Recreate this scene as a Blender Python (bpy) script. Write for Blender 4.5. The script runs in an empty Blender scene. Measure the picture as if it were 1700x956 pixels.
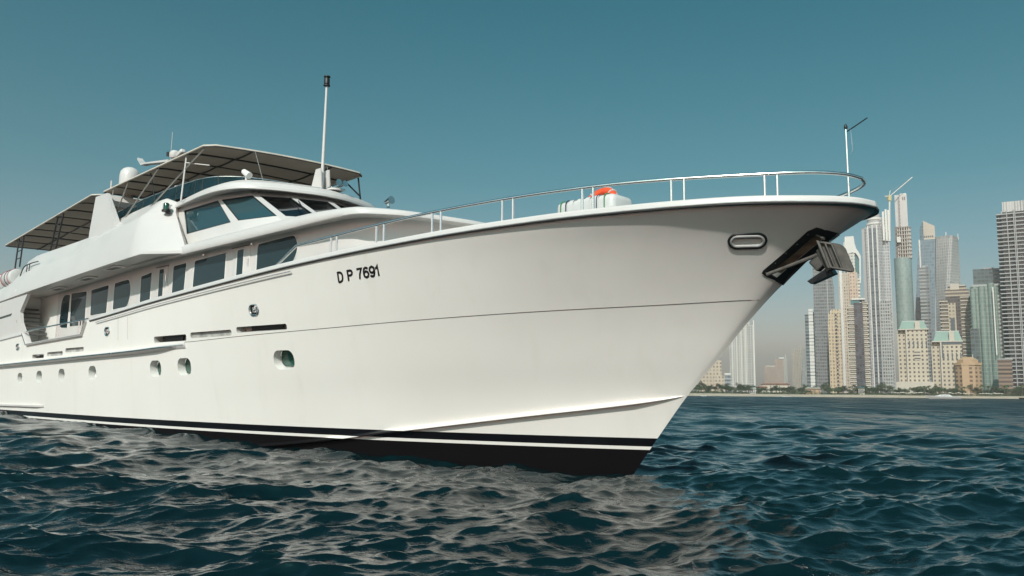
import bpy, bmesh, math, random
import numpy as np
from mathutils import Vector, Matrix

random.seed(7)
rng = np.random.default_rng(11)
SC = bpy.context.scene
COL = SC.collection

# ------------------------------------------------------------------ camera
EYE = 1.5
FPX = 1400.0                                   # focal length in pixels of a 1700 px wide picture
PITCH = math.atan(173 / FPX)
ROLL = 0.009
F_ = Vector((0, math.cos(PITCH), math.sin(PITCH)))
_r0 = Vector((1, 0, 0)); _u0 = Vector((0, -math.sin(PITCH), math.cos(PITCH)))
R_ = math.cos(ROLL) * _r0 + math.sin(ROLL) * _u0
U_ = -math.sin(ROLL) * _r0 + math.cos(ROLL) * _u0
cam_d = bpy.data.cameras.new('camera')
cam = bpy.data.objects.new('camera', cam_d)
COL.objects.link(cam)
cam_d.sensor_width = 36
cam_d.lens = 36 * FPX / 1700
cam_d.clip_start = 0.1
cam_d.clip_end = 20000
cam.matrix_world = Matrix(((R_.x, U_.x, -F_.x, 0), (R_.y, U_.y, -F_.y, 0), (R_.z, U_.z, -F_.z, EYE), (0, 0, 0, 1)))
SC.camera = cam


def at(x, y, D):
    """world point seen at pixel (x, y) of the 1700x956 photograph, at depth Y = D"""
    d = F_ + (x - 850) / FPX * R_ - (y - 478) / FPX * U_
    return Vector((0, 0, EYE)) + d * (D / d.y)


# ------------------------------------------------------------------ sky, sun, exposure
SUN_EL = math.radians(38)
SUN_AZ = math.radians(-18)                     # to the left of straight behind the camera
to_sun = Vector((math.sin(SUN_AZ) * math.cos(SUN_EL), -math.cos(SUN_AZ) * math.cos(SUN_EL), math.sin(SUN_EL)))
world = bpy.data.worlds.new('World')
SC.world = world
world.use_nodes = True
wn = world.node_tree.nodes; wl = world.node_tree.links
wn.clear()
w_out = wn.new('ShaderNodeOutputWorld')
w_bg = wn.new('ShaderNodeBackground')
w_sky = wn.new('ShaderNodeTexSky')
w_sky.sky_type = 'NISHITA'
w_sky.sun_disc = False
w_sky.sun_elevation = SUN_EL
w_sky.sun_rotation = math.atan2(to_sun.x, to_sun.y)
w_sky.air_density = 1.0
w_sky.dust_density = 1.2
w_sky.ozone_density = 2.0
# the deep teal of this sky: the blue is pulled towards green away from the sun, paler and warmer low down in the dust
w_tc = wn.new('ShaderNodeTexCoord')
w_sep = wn.new('ShaderNodeSeparateXYZ')
w_ramp = wn.new('ShaderNodeValToRGB')
w_mul = wn.new('ShaderNodeMix'); w_mul.data_type = 'RGBA'; w_mul.blend_type = 'MULTIPLY'; w_mul.inputs[0].default_value = 1.0
wl.new(w_tc.outputs['Generated'], w_sep.inputs[0])
wl.new(w_sep.outputs['Z'], w_ramp.inputs[0])
wl.new(w_sky.outputs[0], w_mul.inputs[6])
wl.new(w_ramp.outputs[0], w_mul.inputs[7])
# the dusty, paler half of the sky on the sun's side
w_dot = wn.new('ShaderNodeVectorMath'); w_dot.operation = 'DOT_PRODUCT'; w_dot.inputs[1].default_value = to_sun
w_mr = wn.new('ShaderNodeMapRange'); w_mr.interpolation_type = 'SMOOTHSTEP'
w_mr.inputs[1].default_value = -.1; w_mr.inputs[2].default_value = .95
w_au = wn.new('ShaderNodeMix'); w_au.data_type = 'RGBA'; w_au.inputs[6].default_value = (1, 1, 1, 1); w_au.inputs[7].default_value = (3.4, 2.1, 2.05, 1)
w_m2 = wn.new('ShaderNodeMix'); w_m2.data_type = 'RGBA'; w_m2.blend_type = 'MULTIPLY'; w_m2.inputs[0].default_value = 1.0
wl.new(w_tc.outputs['Generated'], w_dot.inputs[0]); wl.new(w_dot.outputs['Value'], w_mr.inputs[0]); wl.new(w_mr.outputs[0], w_au.inputs[0])
wl.new(w_mul.outputs[2], w_m2.inputs[6]); wl.new(w_au.outputs[2], w_m2.inputs[7])
wl.new(w_m2.outputs[2], w_bg.inputs[0])
wl.new(w_bg.outputs[0], w_out.inputs[0])
w_bg.inputs[1].default_value = 0.10
cr = w_ramp.color_ramp
cr.elements[0].position = 0.0; cr.elements[0].color = (1.36, 1.0, .90, 1)
cr.elements[1].position = 1.0; cr.elements[1].color = (0.20, 0.70, 0.56, 1)
for p_, c_ in ((0.06, (1.29, .99, .87, 1)), (0.12, (.90, .90, .77, 1)), (0.24, (.40, .80, .65, 1)), (0.43, (.125, .715, .59, 1))):
    e_ = cr.elements.new(p_); e_.color = c_
sun_d = bpy.data.lights.new('sun', 'SUN')
sun = bpy.data.objects.new('sun', sun_d)
COL.objects.link(sun)
sun_d.energy = 4.3
sun_d.angle = math.radians(1.2)
sun_d.color = (1.0, 0.935, 0.885)
sun.rotation_euler = to_sun.to_track_quat('Z', 'Y').to_euler()
SC.view_settings.view_transform = 'Standard'
SC.view_settings.look = 'None'
SC.view_settings.exposure = 0.0
SC.view_settings.gamma = 1.0
SC.view_settings.use_curve_mapping = False
SC.cycles.max_bounces = 6
SC.cycles.volume_bounces = 0
SC.cycles.caustics_reflective = False
SC.cycles.caustics_refractive = False


# ------------------------------------------------------------------ helpers
class NT:
    """small node-building helper"""
    def __init__(self, name):
        self.m = bpy.data.materials.new(name); self.m.use_nodes = True
        self.n = self.m.node_tree.nodes; self.l = self.m.node_tree.links
        self.b = self.n['Principled BSDF']
        self.out = self.n['Material Output']

    def new(self, t, **kw):
        nd = self.n.new(t)
        for k, v in kw.items(): setattr(nd, k, v)
        return nd

    def link(self, a, b): self.l.new(a, b)

    def math(self, op, a, b=None, c=None):
        nd = self.n.new('ShaderNodeMath'); nd.operation = op
        for i, v in enumerate((a, b, c)):
            if v is None: continue
            if isinstance(v, (int, float)): nd.inputs[i].default_value = v
            else: self.l.new(v, nd.inputs[i])
        return nd.outputs[0]

    def mix(self, f, a, b):
        nd = self.n.new('ShaderNodeMix'); nd.data_type = 'RGBA'
        for i, v in ((0, f), (6, a), (7, b)):
            if isinstance(v, (int, float)): nd.inputs[i].default_value = v
            elif isinstance(v, tuple): nd.inputs[i].default_value = (*v[:3], 1)
            else: self.l.new(v, nd.inputs[i])
        return nd.outputs[2]

    def noise(self, scale, detail=3, rough=.5, coord='Object', stretch=None):
        tc = self.new('ShaderNodeTexCoord')
        src = tc.outputs[coord]
        if stretch:
            mp = self.new('ShaderNodeMapping'); mp.inputs['Scale'].default_value = stretch
            self.link(src, mp.inputs[0]); src = mp.outputs[0]
        nz = self.new('ShaderNodeTexNoise'); nz.inputs['Scale'].default_value = scale
        nz.inputs['Detail'].default_value = detail; nz.inputs['Roughness'].default_value = rough
        self.link(src, nz.inputs['Vector'])
        return nz.outputs[0]

    def ramp(self, v, lo, hi, a=0., b=1.):
        nd = self.n.new('ShaderNodeMapRange')
        self.l.new(v, nd.inputs[0])
        for i, x in enumerate((lo, hi, a, b)): nd.inputs[i + 1].default_value = x
        return nd.outputs[0]

    def set(self, k, v):
        if isinstance(v, (int, float)): self.b.inputs[k].default_value = v
        elif isinstance(v, tuple): self.b.inputs[k].default_value = (*v[:3], 1)
        else: self.l.new(v, self.b.inputs[k])

    def bump(self, h, strength=.3, dist=.01):
        bp = self.new('ShaderNodeBump'); bp.inputs['Strength'].default_value = strength; bp.inputs['Distance'].default_value = dist
        self.l.new(h, bp.inputs['Height']); self.l.new(bp.outputs[0], self.b.inputs['Normal'])


def simple(name, col, rough=.5, metal=0., var=.12, scale=3., spec=.5, coat=0., bump=0., stretch=None):
    t = NT(name)
    f = t.noise(scale, 4, .6, stretch=stretch)
    lo = tuple(c * (1 - var) for c in col); hi = tuple(min(1, c * (1 + var)) for c in col)
    t.set('Base Color', t.mix(t.ramp(f, .3, .7), lo, hi))
    t.set('Roughness', t.ramp(f, .3, .7, rough * .85, min(1, rough * 1.15)))
    t.set('Metallic', metal); t.set('Specular IOR Level', spec)
    if coat: t.set('Coat Weight', coat); t.set('Coat Roughness', .06)
    if bump: t.bump(t.noise(scale * 8, 4), .4, bump)
    return t.m


M = {}
M['paint'] = simple('white_gelcoat', (.61, .585, .565), .32, var=.03, scale=.8)
M['paint_inner'] = simple('white_gelcoat_satin', (.76, .745, .71), .45, var=.03, scale=1.2)
M['chrome'] = simple('stainless_steel', (.80, .80, .79), .24, 1., var=.05, scale=6)
M['strip'] = simple('satin_edge_strip', (.55, .55, .54), .4, .35, var=.1, scale=5)
M['dark_metal'] = simple('dark_steel', (.05, .052, .055), .35, .6)
M['black'] = simple('black_rubber', (.012, .012, .013), .45)
M['grey_rubber'] = simple('grey_rubber', (.10, .10, .10), .6)
M['glass'] = simple('tinted_window_glass', (.013, .031, .037), .03, var=.1, scale=.4, spec=.5)
M['green_glass'] = simple('green_porthole_glass', (.02, .075, .055), .06, var=.1, scale=.4, spec=.7)
M['screen'] = simple('tinted_acrylic', (.024, .062, .074), .06, var=.1, scale=.4, spec=.8)
M['canvas'] = simple('taupe_canvas', (.30, .262, .225), .9, var=.08, scale=5, bump=.004)
M['canvas_edge'] = simple('canvas_binding', (.62, .57, .50), .85)
M['seam'] = simple('dark_seam', (.05, .045, .04), .6)
M['teak'] = simple('teak_deck', (.25, .16, .09), .6, scale=8, stretch=(1, 12, 1))
M['interior'] = simple('dark_cabin_interior', (.055, .05, .045), .7)
M['lining'] = simple('pale_cabin_lining', (.60, .66, .48), .6)
M['green_lens'] = simple('green_lens', (.004, .05, .03), .1, spec=.8)
M['black_letter'] = simple('black_lettering', (.008, .008, .008), .4)
M['orange'] = simple('orange_plastic', (.75, .09, .03), .4)
M['canister'] = simple('white_fibreglass', (.60, .595, .58), .35, var=.04)
M['green_strap'] = simple('green_strap', (.05, .22, .08), .7)
M['blue_strap'] = simple('navy_strap', (.02, .03, .06), .7)
M['red_strap'] = simple('red_strap', (.35, .03, .03), .7)
M['anchor'] = simple('galvanised_anchor_steel', (.095, .087, .078), .6, .2, var=.3, scale=9, bump=.004)
M['rust'] = simple('rusty_pocket_wall', (.26, .19, .135), .6, var=.55, scale=6, bump=.006)


def hull_paint():
    t = NT('hull_paint_with_boot_stripe')
    tc = t.new('ShaderNodeTexCoord'); sp = t.new('ShaderNodeSeparateXYZ'); t.link(tc.outputs['Object'], sp.inputs[0])
    z = sp.outputs['Z']
    up = t.math('LESS_THAN', z, .655)
    wlo = t.math('GREATER_THAN', z, .43); whi = t.math('LESS_THAN', z, .495)
    line = t.math('MULTIPLY', wlo, whi)
    dark = t.math('SUBTRACT', up, line)
    f = t.noise(.35, 5, .65, stretch=(1, 1, .5))
    g = t.noise(1.6, 4, .7, stretch=(1.2, 1.2, .12))
    w = t.mix(t.ramp(f, .35, .68), (.815, .775, .73), (.84, .805, .765))
    w = t.mix(t.ramp(g, .55, .8, 0, .22), w, (.64, .60, .53))
    low = t.math('LESS_THAN', z, .43)
    d = t.mix(low, (.004, .004, .006), (.006, .005, .006))
    t.set('Base Color', t.mix(dark, w, d))
    t.set('Roughness', t.mix(low, (.34, .34, .34), (.55, .55, .55)))
    t.set('Specular IOR Level', t.math('SUBTRACT', .38, t.math('MULTIPLY', low, .28)))
    # the plating is not perfectly fair
    t.bump(t.noise(.9, 2, .5), .45, .012)
    return t.m


M['hull'] = hull_paint()


class MB:
    """collects shapes and links them as ONE mesh object"""
    def __init__(self): self.bm = bmesh.new()

    def _xf(self, vs, mat):
        if mat is not None: bmesh.ops.transform(self.bm, matrix=mat, verts=vs)

    def box(self, c, size, rot=None, bevel=0.):
        r = bmesh.ops.create_cube(self.bm, size=1.)
        vs = r['verts']
        for v in vs: v.co = Vector((v.co.x * size[0], v.co.y * size[1], v.co.z * size[2]))
        if bevel:
            es = list({e for v in vs for e in v.link_edges})
            b = bmesh.ops.bevel(self.bm, geom=es, offset=bevel, segments=3, affect='EDGES', profile=.5)
            vs = list({v for f in b['faces'] for v in f.verts} | {v for v in vs if v.is_valid})
        m = Matrix.Translation(c)
        if rot is not None: m = m @ rot
        self._xf(vs, m)
        return self

    def tube(self, pts, r, n=8, closed=False, radii=None):
        pts = [Vector(p) for p in pts]
        N = len(pts); rings = []
        up = None
        for i, p in enumerate(pts):
            if closed: d = pts[(i + 1) % N] - pts[i - 1]
            else: d = pts[min(i + 1, N - 1)] - pts[max(i - 1, 0)]
            if d.length < 1e-9: d = Vector((0, 0, 1))
            d.normalize()
            if up is None: up = Vector((0, 0, 1)) if abs(d.z) < .9 else Vector((1, 0, 0))
            a = up - d * up.dot(d)
            if a.length < 1e-4: a = d.orthogonal()
            a.normalize(); b = d.cross(a); up = a
            rr = radii[i] if radii else r
            rings.append([self.bm.verts.new(p + (a * math.cos(2 * math.pi * k / n) + b * math.sin(2 * math.pi * k / n)) * rr) for k in range(n)])
        M_ = N if closed else N - 1
        for i in range(M_):
            A, B = rings[i], rings[(i + 1) % N]
            for k in range(n): self.bm.faces.new((A[k], A[(k + 1) % n], B[(k + 1) % n], B[k]))
        if not closed:
            self.bm.faces.new(list(reversed(rings[0]))); self.bm.faces.new(rings[-1])
        return self

    def grid(self, rows, closed=False, flip=False):
        vs = [[self.bm.verts.new(p) for p in r] for r in rows]
        for i in range(len(vs) - 1):
            n = len(vs[i])
            for j in range(n if closed else n - 1):
                q = (vs[i][j], vs[i][(j + 1) % n], vs[i + 1][(j + 1) % n], vs[i + 1][j])
                self.bm.faces.new(q[::-1] if flip else q)
        return vs

    def loop_solid(self, loops):
        """closed loops of equal length lofted and capped"""
        vs = self.grid(loops, closed=True)
        self.bm.faces.new(list(reversed(vs[0]))); self.bm.faces.new(vs[-1])
        return self

    def prism(self, pts, vec):
        vec = Vector(vec)
        return self.loop_solid([[Vector(p) for p in pts], [Vector(p) + vec for p in pts]])

    def lathe(self, prof, c, n=24, axis='Z'):
        rows = []
        for r, z in prof:
            rw = []
            for k in range(n):
                a = 2 * math.pi * k / n
                v = Vector((r * math.cos(a), r * math.sin(a), z))
                if axis == 'X': v = Vector((v.z, v.x, v.y))
                if axis == 'Y': v = Vector((v.x, v.z, v.y))
                rw.append(Vector(c) + v)
            rows.append(rw)
        return self.loop_solid(rows)

    def build(self, name, mat, parent=None, smooth=35, weld=0, loc=None):
        if weld: bmesh.ops.remove_doubles(self.bm, verts=self.bm.verts, dist=weld)
        bmesh.ops.recalc_face_normals(self.bm, faces=self.bm.faces)
        me = bpy.data.meshes.new(name)
        self.bm.to_mesh(me); self.bm.free()
        for m_ in (mat if isinstance(mat, (list, tuple)) else [mat]): me.materials.append(m_)
        if smooth:
            me.polygons.foreach_set('use_smooth', [True] * len(me.polygons))
            me.set_sharp_from_angle(angle=math.radians(smooth))
        o = bpy.data.objects.new(name, me)
        COL.objects.link(o)
        if parent: o.parent = parent
        if loc is not None: o.location = loc
        return o


def tag(o, label=None, cat=None, group=None, kind=None):
    if label: o['label'] = label
    if cat: o['category'] = cat
    if group: o['group'] = group
    if kind: o['kind'] = kind
    return o


def empty(name, loc, rz=0.):
    o = bpy.data.objects.new(name, None)
    COL.objects.link(o)
    o.location = loc; o.rotation_euler = (0, 0, rz); o.empty_display_size = .5
    return o


def copy_tree(o, parent=None):
    c = o.copy(); COL.objects.link(c)
    if parent: c.parent = parent
    for ch in list(o.children): copy_tree(ch, c)
    return c


def smooth_curve(X, Y):
    X = np.array(X, float); Y = np.array(Y, float)
    h = np.diff(X); d = np.diff(Y) / h; m = np.zeros(len(X)); m[0] = d[0]; m[-1] = d[-1]
    for i in range(1, len(X) - 1):
        if d[i - 1] * d[i] > 0:
            w1 = 2 * h[i] + h[i - 1]; w2 = h[i] + 2 * h[i - 1]
            m[i] = (w1 + w2) / (w1 / d[i - 1] + w2 / d[i])

    def f(x):
        x = np.clip(x, X[0], X[-1]); i = np.clip(np.searchsorted(X, x) - 1, 0, len(X) - 2)
        t = (x - X[i]) / h[i]; t2 = t * t; t3 = t2 * t
        return (2 * t3 - 3 * t2 + 1) * Y[i] + (t3 - 2 * t2 + t) * h[i] * m[i] + (-2 * t3 + 3 * t2) * Y[i + 1] + (t3 - t2) * h[i] * m[i + 1]
    return f


def spline(pts, n=6):
    """Catmull-Rom through points"""
    P = [Vector(p) for p in pts]; out = []
    for i in range(len(P) - 1):
        a = P[max(i - 1, 0)]; b = P[i]; c = P[i + 1]; d = P[min(i + 2, len(P) - 1)]
        for k in range(n):
            t = k / n
            out.append(.5 * ((2 * b) + (c - a) * t + (2 * a - 5 * b + 4 * c - d) * t * t + (3 * b - a - 3 * c + d) * t ** 3))
    out.append(P[-1])
    return out


# =================================================================== SETTING
# ------------------------------------------------------------------ water: one sheet, real waves
def make_water():
    dense = np.radians(np.arange(-41, 41.01, .075))
    coarse = np.radians(np.arange(43, 318, 2.5))
    th = np.concatenate([dense, coarse])
    rs = [0.6, 1.2, 1.8, 2.4, 3.0, 3.5, 4.0, 4.5]
    r = 4.5
    while r < 5200:
        dr = max(.32 * r * r / (843 * EYE), .004 * r)
        dr = min(dr, .10 * r)
        r += dr; rs.append(r)
    rs = np.array(rs)
    Rr, Th = np.meshgrid(rs, th, indexing='ij')
    X = Rr * np.sin(Th); Y = Rr * np.cos(Th)
    dth = np.empty_like(th); dth[:] = np.radians(.075); dth[len(dense) - 1:] = np.radians(2.5)
    drr = np.gradient(rs)
    cell = np.maximum(drr[:, None] * 1.0, rs[:, None] * dth[None, :])
    Z = np.zeros_like(X); DX = np.zeros_like(X); DY = np.zeros_like(X)
    lam = np.geomspace(.15, 7.5, 112)
    wind = math.radians(-78)
    for i, L in enumerate(lam):
        a0 = wind + rng.normal(0, .62)
        k = 2 * math.pi / L
        st = .054 * (1.0 if L < 2.1 else (2.1 / L) ** 1.1) * (.75 + .5 * rng.random())
        if L < .7: st *= 1.12
        A = st / k
        ph = rng.random() * 6.28
        kx, ky = k * math.cos(a0), k * math.sin(a0)
        att = np.clip((L / cell - 1.7) / 1.8, 0, 1)
        # gusts: each train comes and goes over the surface
        gx = 2 * math.pi / (L * rng.uniform(5, 9)); ga = rng.random() * 6.28; gp = rng.random() * 6.28
        gust = .75 + .45 * np.sin(gx * (math.cos(ga) * X + math.sin(ga) * Y) + gp)
        q = kx * X + ky * Y + ph
        s, c = np.sin(q), np.cos(q)
        Aa = A * att * gust
        Z += Aa * c
        DX -= Aa * s * math.cos(a0) * 1.3
        DY -= Aa * s * math.sin(a0) * 1.3
    # a long low swell lifts the sea along the after part of the yacht
    ca, sa = math.cos(math.radians(44)), math.sin(math.radians(44))
    s_ = (X - 2.411) * ca - (Y - 16.569) * sa; b_ = -(X - 2.411) * sa - (Y - 16.569) * ca
    lift = np.interp(-s_, [2.5, 5, 8, 11.5, 16, 26, 40, 70], [0, .06, .15, .26, .37, .50, .45, 0])
    lift = lift * np.clip((15 - np.abs(b_ + 1)) / 9, 0, 1) ** 1.2
    Z += lift
    X = X + DX; Y = Y + DY
    nr, nt = X.shape
    co = np.empty((nr * nt + 1, 3), np.float32)
    co[:-1, 0] = X.ravel(); co[:-1, 1] = Y.ravel(); co[:-1, 2] = Z.ravel(); co[-1] = (0, 0, 0)
    ii, jj = np.meshgrid(np.arange(nr - 1), np.arange(nt), indexing='ij')
    j2 = (jj + 1) % nt
    quads = np.stack([ii * nt + jj, (ii + 1) * nt + jj, (ii + 1) * nt + j2, ii * nt + j2], -1).reshape(-1, 4)
    tri = np.stack([np.full(nt, nr * nt), np.arange(nt), (np.arange(nt) + 1) % nt], -1)
    me = bpy.data.meshes.new('water')
    me.vertices.add(len(co)); me.vertices.foreach_set('co', co.ravel())
    nl = quads.size + tri.size
    me.loops.add(nl)
    me.loops.foreach_set('vertex_index', np.concatenate([quads.ravel(), tri.ravel()]).astype(np.int32))
    npol = len(quads) + len(tri)
    me.polygons.add(npol)
    starts = np.concatenate([np.arange(len(quads)) * 4, len(quads) * 4 + np.arange(len(tri)) * 3]).astype(np.int32)
    me.polygons.foreach_set('loop_start', starts)
    me.polygons.foreach_set('use_smooth', np.ones(npol, bool))
    me.update(calc_edges=True)
    if me.polygons[0].normal.z < 0: me.flip_normals()
    t = NT('sea_water')
    f = t.noise(.05, 3, .5)
    t.set('Base Color', t.mix(t.ramp(f, .3, .7), (.0005, .0078, .0100), (.0010, .0130, .0155)))
    # ripples too fine and far for the mesh are carried by the roughness
    tc = t.new('ShaderNodeTexCoord'); ln = t.new('ShaderNodeVectorMath'); ln.operation = 'LENGTH'; t.link(tc.outputs['Object'], ln.inputs[0])
    t.set('Roughness', t.math('MULTIPLY', t.ramp(ln.outputs['Value'], 9, 110, .012, .34), t.ramp(t.noise(.11, 4, .6), .35, .65, .65, 1.25)))
    t.set('IOR', 1.40)
    n1 = t.noise(1.1, 5, .62, stretch=(.8, 1.25, 1))
    n2 = t.noise(5.5, 4, .6, stretch=(.75, 1.3, 1))
    n3 = t.noise(.22, 3, .55, stretch=(.8, 1.25, 1))
    h = t.math('ADD', t.math('MULTIPLY', n1, .04), t.math('ADD', t.math('MULTIPLY', n2, .015), t.math('MULTIPLY', n3, t.ramp(ln.outputs['Value'], 30, 120, 0, .9))))
    # wave faces beyond the reach of the mesh: normals leaning in long patches, steeper on the lee side
    mp = t.new('ShaderNodeMapping'); mp.inputs['Scale'].default_value = (.42, .045, 1); t.link(tc.outputs['Object'], mp.inputs[0])
    nv = t.new('ShaderNodeTexNoise'); nv.inputs['Scale'].default_value = 1.; nv.inputs['Detail'].default_value = 5; nv.inputs['Roughness'].default_value = .62; t.link(mp.outputs[0], nv.inputs['Vector'])
    sb2 = t.new('ShaderNodeVectorMath'); sb2.operation = 'SUBTRACT'; t.link(nv.outputs['Color'], sb2.inputs[0]); sb2.inputs[1].default_value = (.5, .60, .5)
    sc2 = t.new('ShaderNodeVectorMath'); sc2.operation = 'SCALE'; t.link(sb2.outputs[0], sc2.inputs[0]); t.link(t.ramp(ln.outputs['Value'], 22, 85, 0, 1.0), sc2.inputs['Scale'])
    fl = t.new('ShaderNodeVectorMath'); fl.operation = 'MULTIPLY'; t.link(sc2.outputs[0], fl.inputs[0]); fl.inputs[1].default_value = (.8, 1.25, 0)
    ge = t.new('ShaderNodeNewGeometry'); ad = t.new('ShaderNodeVectorMath'); t.link(ge.outputs['Normal'], ad.inputs[0]); t.link(fl.outputs[0], ad.inputs[1])
    nn_ = t.new('ShaderNodeVectorMath'); nn_.operation = 'NORMALIZE'; t.link(ad.outputs[0], nn_.inputs[0])
    bp = t.new('ShaderNodeBump'); bp.inputs['Strength'].default_value = .85; bp.inputs['Distance'].default_value = 1.
    t.link(nn_.outputs[0], bp.inputs['Normal'])
    t.link(h, bp.inputs['Height']); t.link(bp.outputs[0], t.b.inputs['Normal'])
    me.materials.append(t.m)
    o = bpy.data.objects.new('water', me); COL.objects.link(o)
    return tag(o, 'dark teal choppy sea around the yacht', None, None, 'structure')


make_water()

# ------------------------------------------------------------------ land and beach
SHORE = 640.


def land_strip(name, ys, zs, mat, x0=-3600, x1=3600, n=240, wob=3.):
    mb = MB(); rows = []
    for y, z in zip(ys, zs):
        rows.append([Vector((x, y + wob * (math.sin(x * .021) + .6 * math.sin(x * .057 + 1)), z + .12 * math.sin(x * .05 + y))) for x in np.linspace(x0, x1, n)])
    mb.grid(rows)
    return tag(mb.build(name, mat, smooth=60), None, None, None, 'structure')


M['sand'] = simple('beach_sand', (.50, .41, .31), .9, var=.15, scale=.15)
M['soil'] = simple('dry_ground', (.26, .22, .16), .95, var=.25, scale=.05)
tag(land_strip('beach', [SHORE - 6, SHORE, SHORE + 12, SHORE + 26], [-1.0, -.05, 1.2, 1.9], M['sand']), 'pale sand beach along the far shore')
tag(land_strip('ground', [SHORE + 25, SHORE + 60, 1200, 5000], [1.75, 2.2, 2.6, 2.6], M['soil']), 'flat ground behind the beach under the towers')
GZ = 2.2

# =================================================================== THE YACHT
# local frame: origin at the stem on the waterline, x forward, y to port, z up.  The side seen is starboard (y < 0).
HEAD = math.radians(44)
yacht = empty('motor_yacht', (2.411, 16.569, 0), -HEAD)
tag(yacht, 'large white motor yacht with black boot stripe and brown canopies lying on the water', 'yacht')


def S(s, b, z):
    """point at s forward of the stem, b to starboard, z above the water"""
    return Vector((s, -b, z))


fD = smooth_curve([0, .08, .3, .7, 1.4, 2.7, 4.7, 7.7, 10.7, 14.7, 20, 38], [0, .33, .65, .98, 1.42, 2.0, 2.6, 3.15, 3.45, 3.65, 3.7, 3.6])
fW = smooth_curve([0, 1, 3, 6, 10, 14, 18, 24, 38], [0, .45, 1.2, 2.1, 2.85, 3.25, 3.45, 3.5, 3.4])
zS = smooth_curve([-34, -28, -25, -18.4, -16.4, -13.9, -11.7, -9.8, -6.8, -4, -1.4, 1, 2.9, 4.73],
                  [3.15, 3.36, 3.48, 3.66, 3.77, 3.93, 4.05, 4.15, 4.32, 4.44, 4.53, 4.575, 4.585, 4.53])
sT = smooth_curve([-1.3, 0, .92, 1.49, 2.09, 2.73, 3.35, 4.12, 4.4, 4.53], [-1.0, 0, .74, 1.23, 1.84, 2.45, 3.1, 4.05, 4.52, 4.73])
STERN = -34.


def hb(s, z):
    """half breadth of the hull at station s and height z"""
    t = float(np.clip(z / zS(s), 0, 1)); d = max(float(sT(t * 4.53)) - s, 0)
    g = t ** (1.0 + 1.5 * math.exp(-d / 6.))
    return float((1 - g) * fW(d) + g * fD(d))


def hp(s, z, off=0.):
    """point on the starboard side of the hull, off metres proud of it"""
    e = .03
    p = S(s, hb(s, z), z)
    if off:
        p = p + hnorm(s, z) * off
    return p


def hnorm(s, z):
    e = .04
    du = S(s + e, hb(s + e, z), z) - S(s - e, hb(s - e, z), z)
    dv = S(s, hb(s, z + e), z + e) - S(s, hb(s, z - e), z - e)
    n = dv.cross(du)
    n.normalize()
    if n.y > 0: n = -n
    return n


def hframe(s, z):
    n = hnorm(s, z)
    u = Vector((0, 0, 1)).cross(n).normalized()
    if u.x < 0: u = -u
    v = n.cross(u)
    if v.z < 0: v = -v
    return S(s, hb(s, z), z), u, v, n


def rrect(w, h, r, n=6):
    r = min(r, w / 2 - 1e-4, h / 2 - 1e-4); out = []
    for cx, cy, a0 in ((w / 2 - r, h / 2 - r, 0), (-w / 2 + r, h / 2 - r, 90), (-w / 2 + r, -h / 2 + r, 180), (w / 2 - r, -h / 2 + r, 270)):
        for k in range(n + 1):
            a = math.radians(a0 + 90 * k / n); out.append((cx + r * math.cos(a), cy + r * math.sin(a)))
    return out


def on_frame(fr, pts, off, skew=0.):
    P0, u, v, n = fr
    return [P0 + u * (x + skew * y) + v * y + n * off for x, y in pts]


# ---- the hull itself: a closed solid (outer skin, cap, bulwark inside, deck)
def make_hull():
    mb = MB(); bm = mb.bm
    w = np.concatenate([np.linspace(0, 1, 40) ** 1.8 * .06, np.linspace(.06, 1, 190)[1:]])
    tr = np.linspace(0, 1, 40)
    rings = []
    for wj in w:
        side = []
        for z, sc in ((-1.25, 0.), (-1.1, .55), (-.55, .88)):
            s0 = float(sT(z)); s = s0 - wj * (s0 - STERN)
            side.append((s, float(fW(s0 - s)) * sc, z))
        for t in tr:
            s0 = float(sT(t * 4.53)); s = s0 - wj * (s0 - STERN)
            d = s0 - s; g = t ** (1.0 + 1.5 * math.exp(-d / 6.))
            side.append((s, float((1 - g) * fW(d) + g * fD(d)), t * float(zS(s))))
        for s0, dz, th in ((4.52, 0., .13), (4.05, -.85, .13), (4.0, -.85, 99.)):
            s = s0 - wj * (s0 - STERN); z = float(zS(s)) + dz * float(np.clip(1 - (s - .6) / 1.4, .22, 1))
            b = max(hb(s, z) - th, 0.) if th < 50 else 0.
            side.append((s, b, z))
        rings.append(side)
    n = len(rings[0])
    A = [[bm.verts.new(S(*p)) for p in r] for r in rings]
    Bp = [[bm.verts.new(S(p[0], -p[1], p[2])) for p in r] for r in rings]
    for V, fl in ((A, False), (Bp, True)):
        for i in range(len(V) - 1):
            for j in range(n - 1):
                q = (V[i][j], V[i][j + 1], V[i + 1][j + 1], V[i + 1][j])
                bm.faces.new(q[::-1] if fl else q)
    bmesh.ops.remove_doubles(bm, verts=bm.verts, dist=1e-4)
    # transom
    ed = [e for e in bm.edges if len(e.link_faces) == 1]
    bmesh.ops.contextual_create(bm, geom=ed)
    bmesh.ops.triangulate(bm, faces=[f for f in bm.faces if len(f.verts) > 4])
    bad = [f for f in bm.faces if f.calc_area() < 1e-9]
    if bad: bmesh.ops.dissolve_degenerate(bm, dist=1e-4, edges=bm.edges)
    return mb.build('hull', M['hull'], yacht, smooth=0)


hull = make_hull()
cutters = []


def cutter(loop_out, loop_in, mat):
    mb = MB(); mb.loop_solid([loop_out, loop_in])
    o = mb.build('cut', mat, yacht, smooth=0)
    cutters.append(o)


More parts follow.
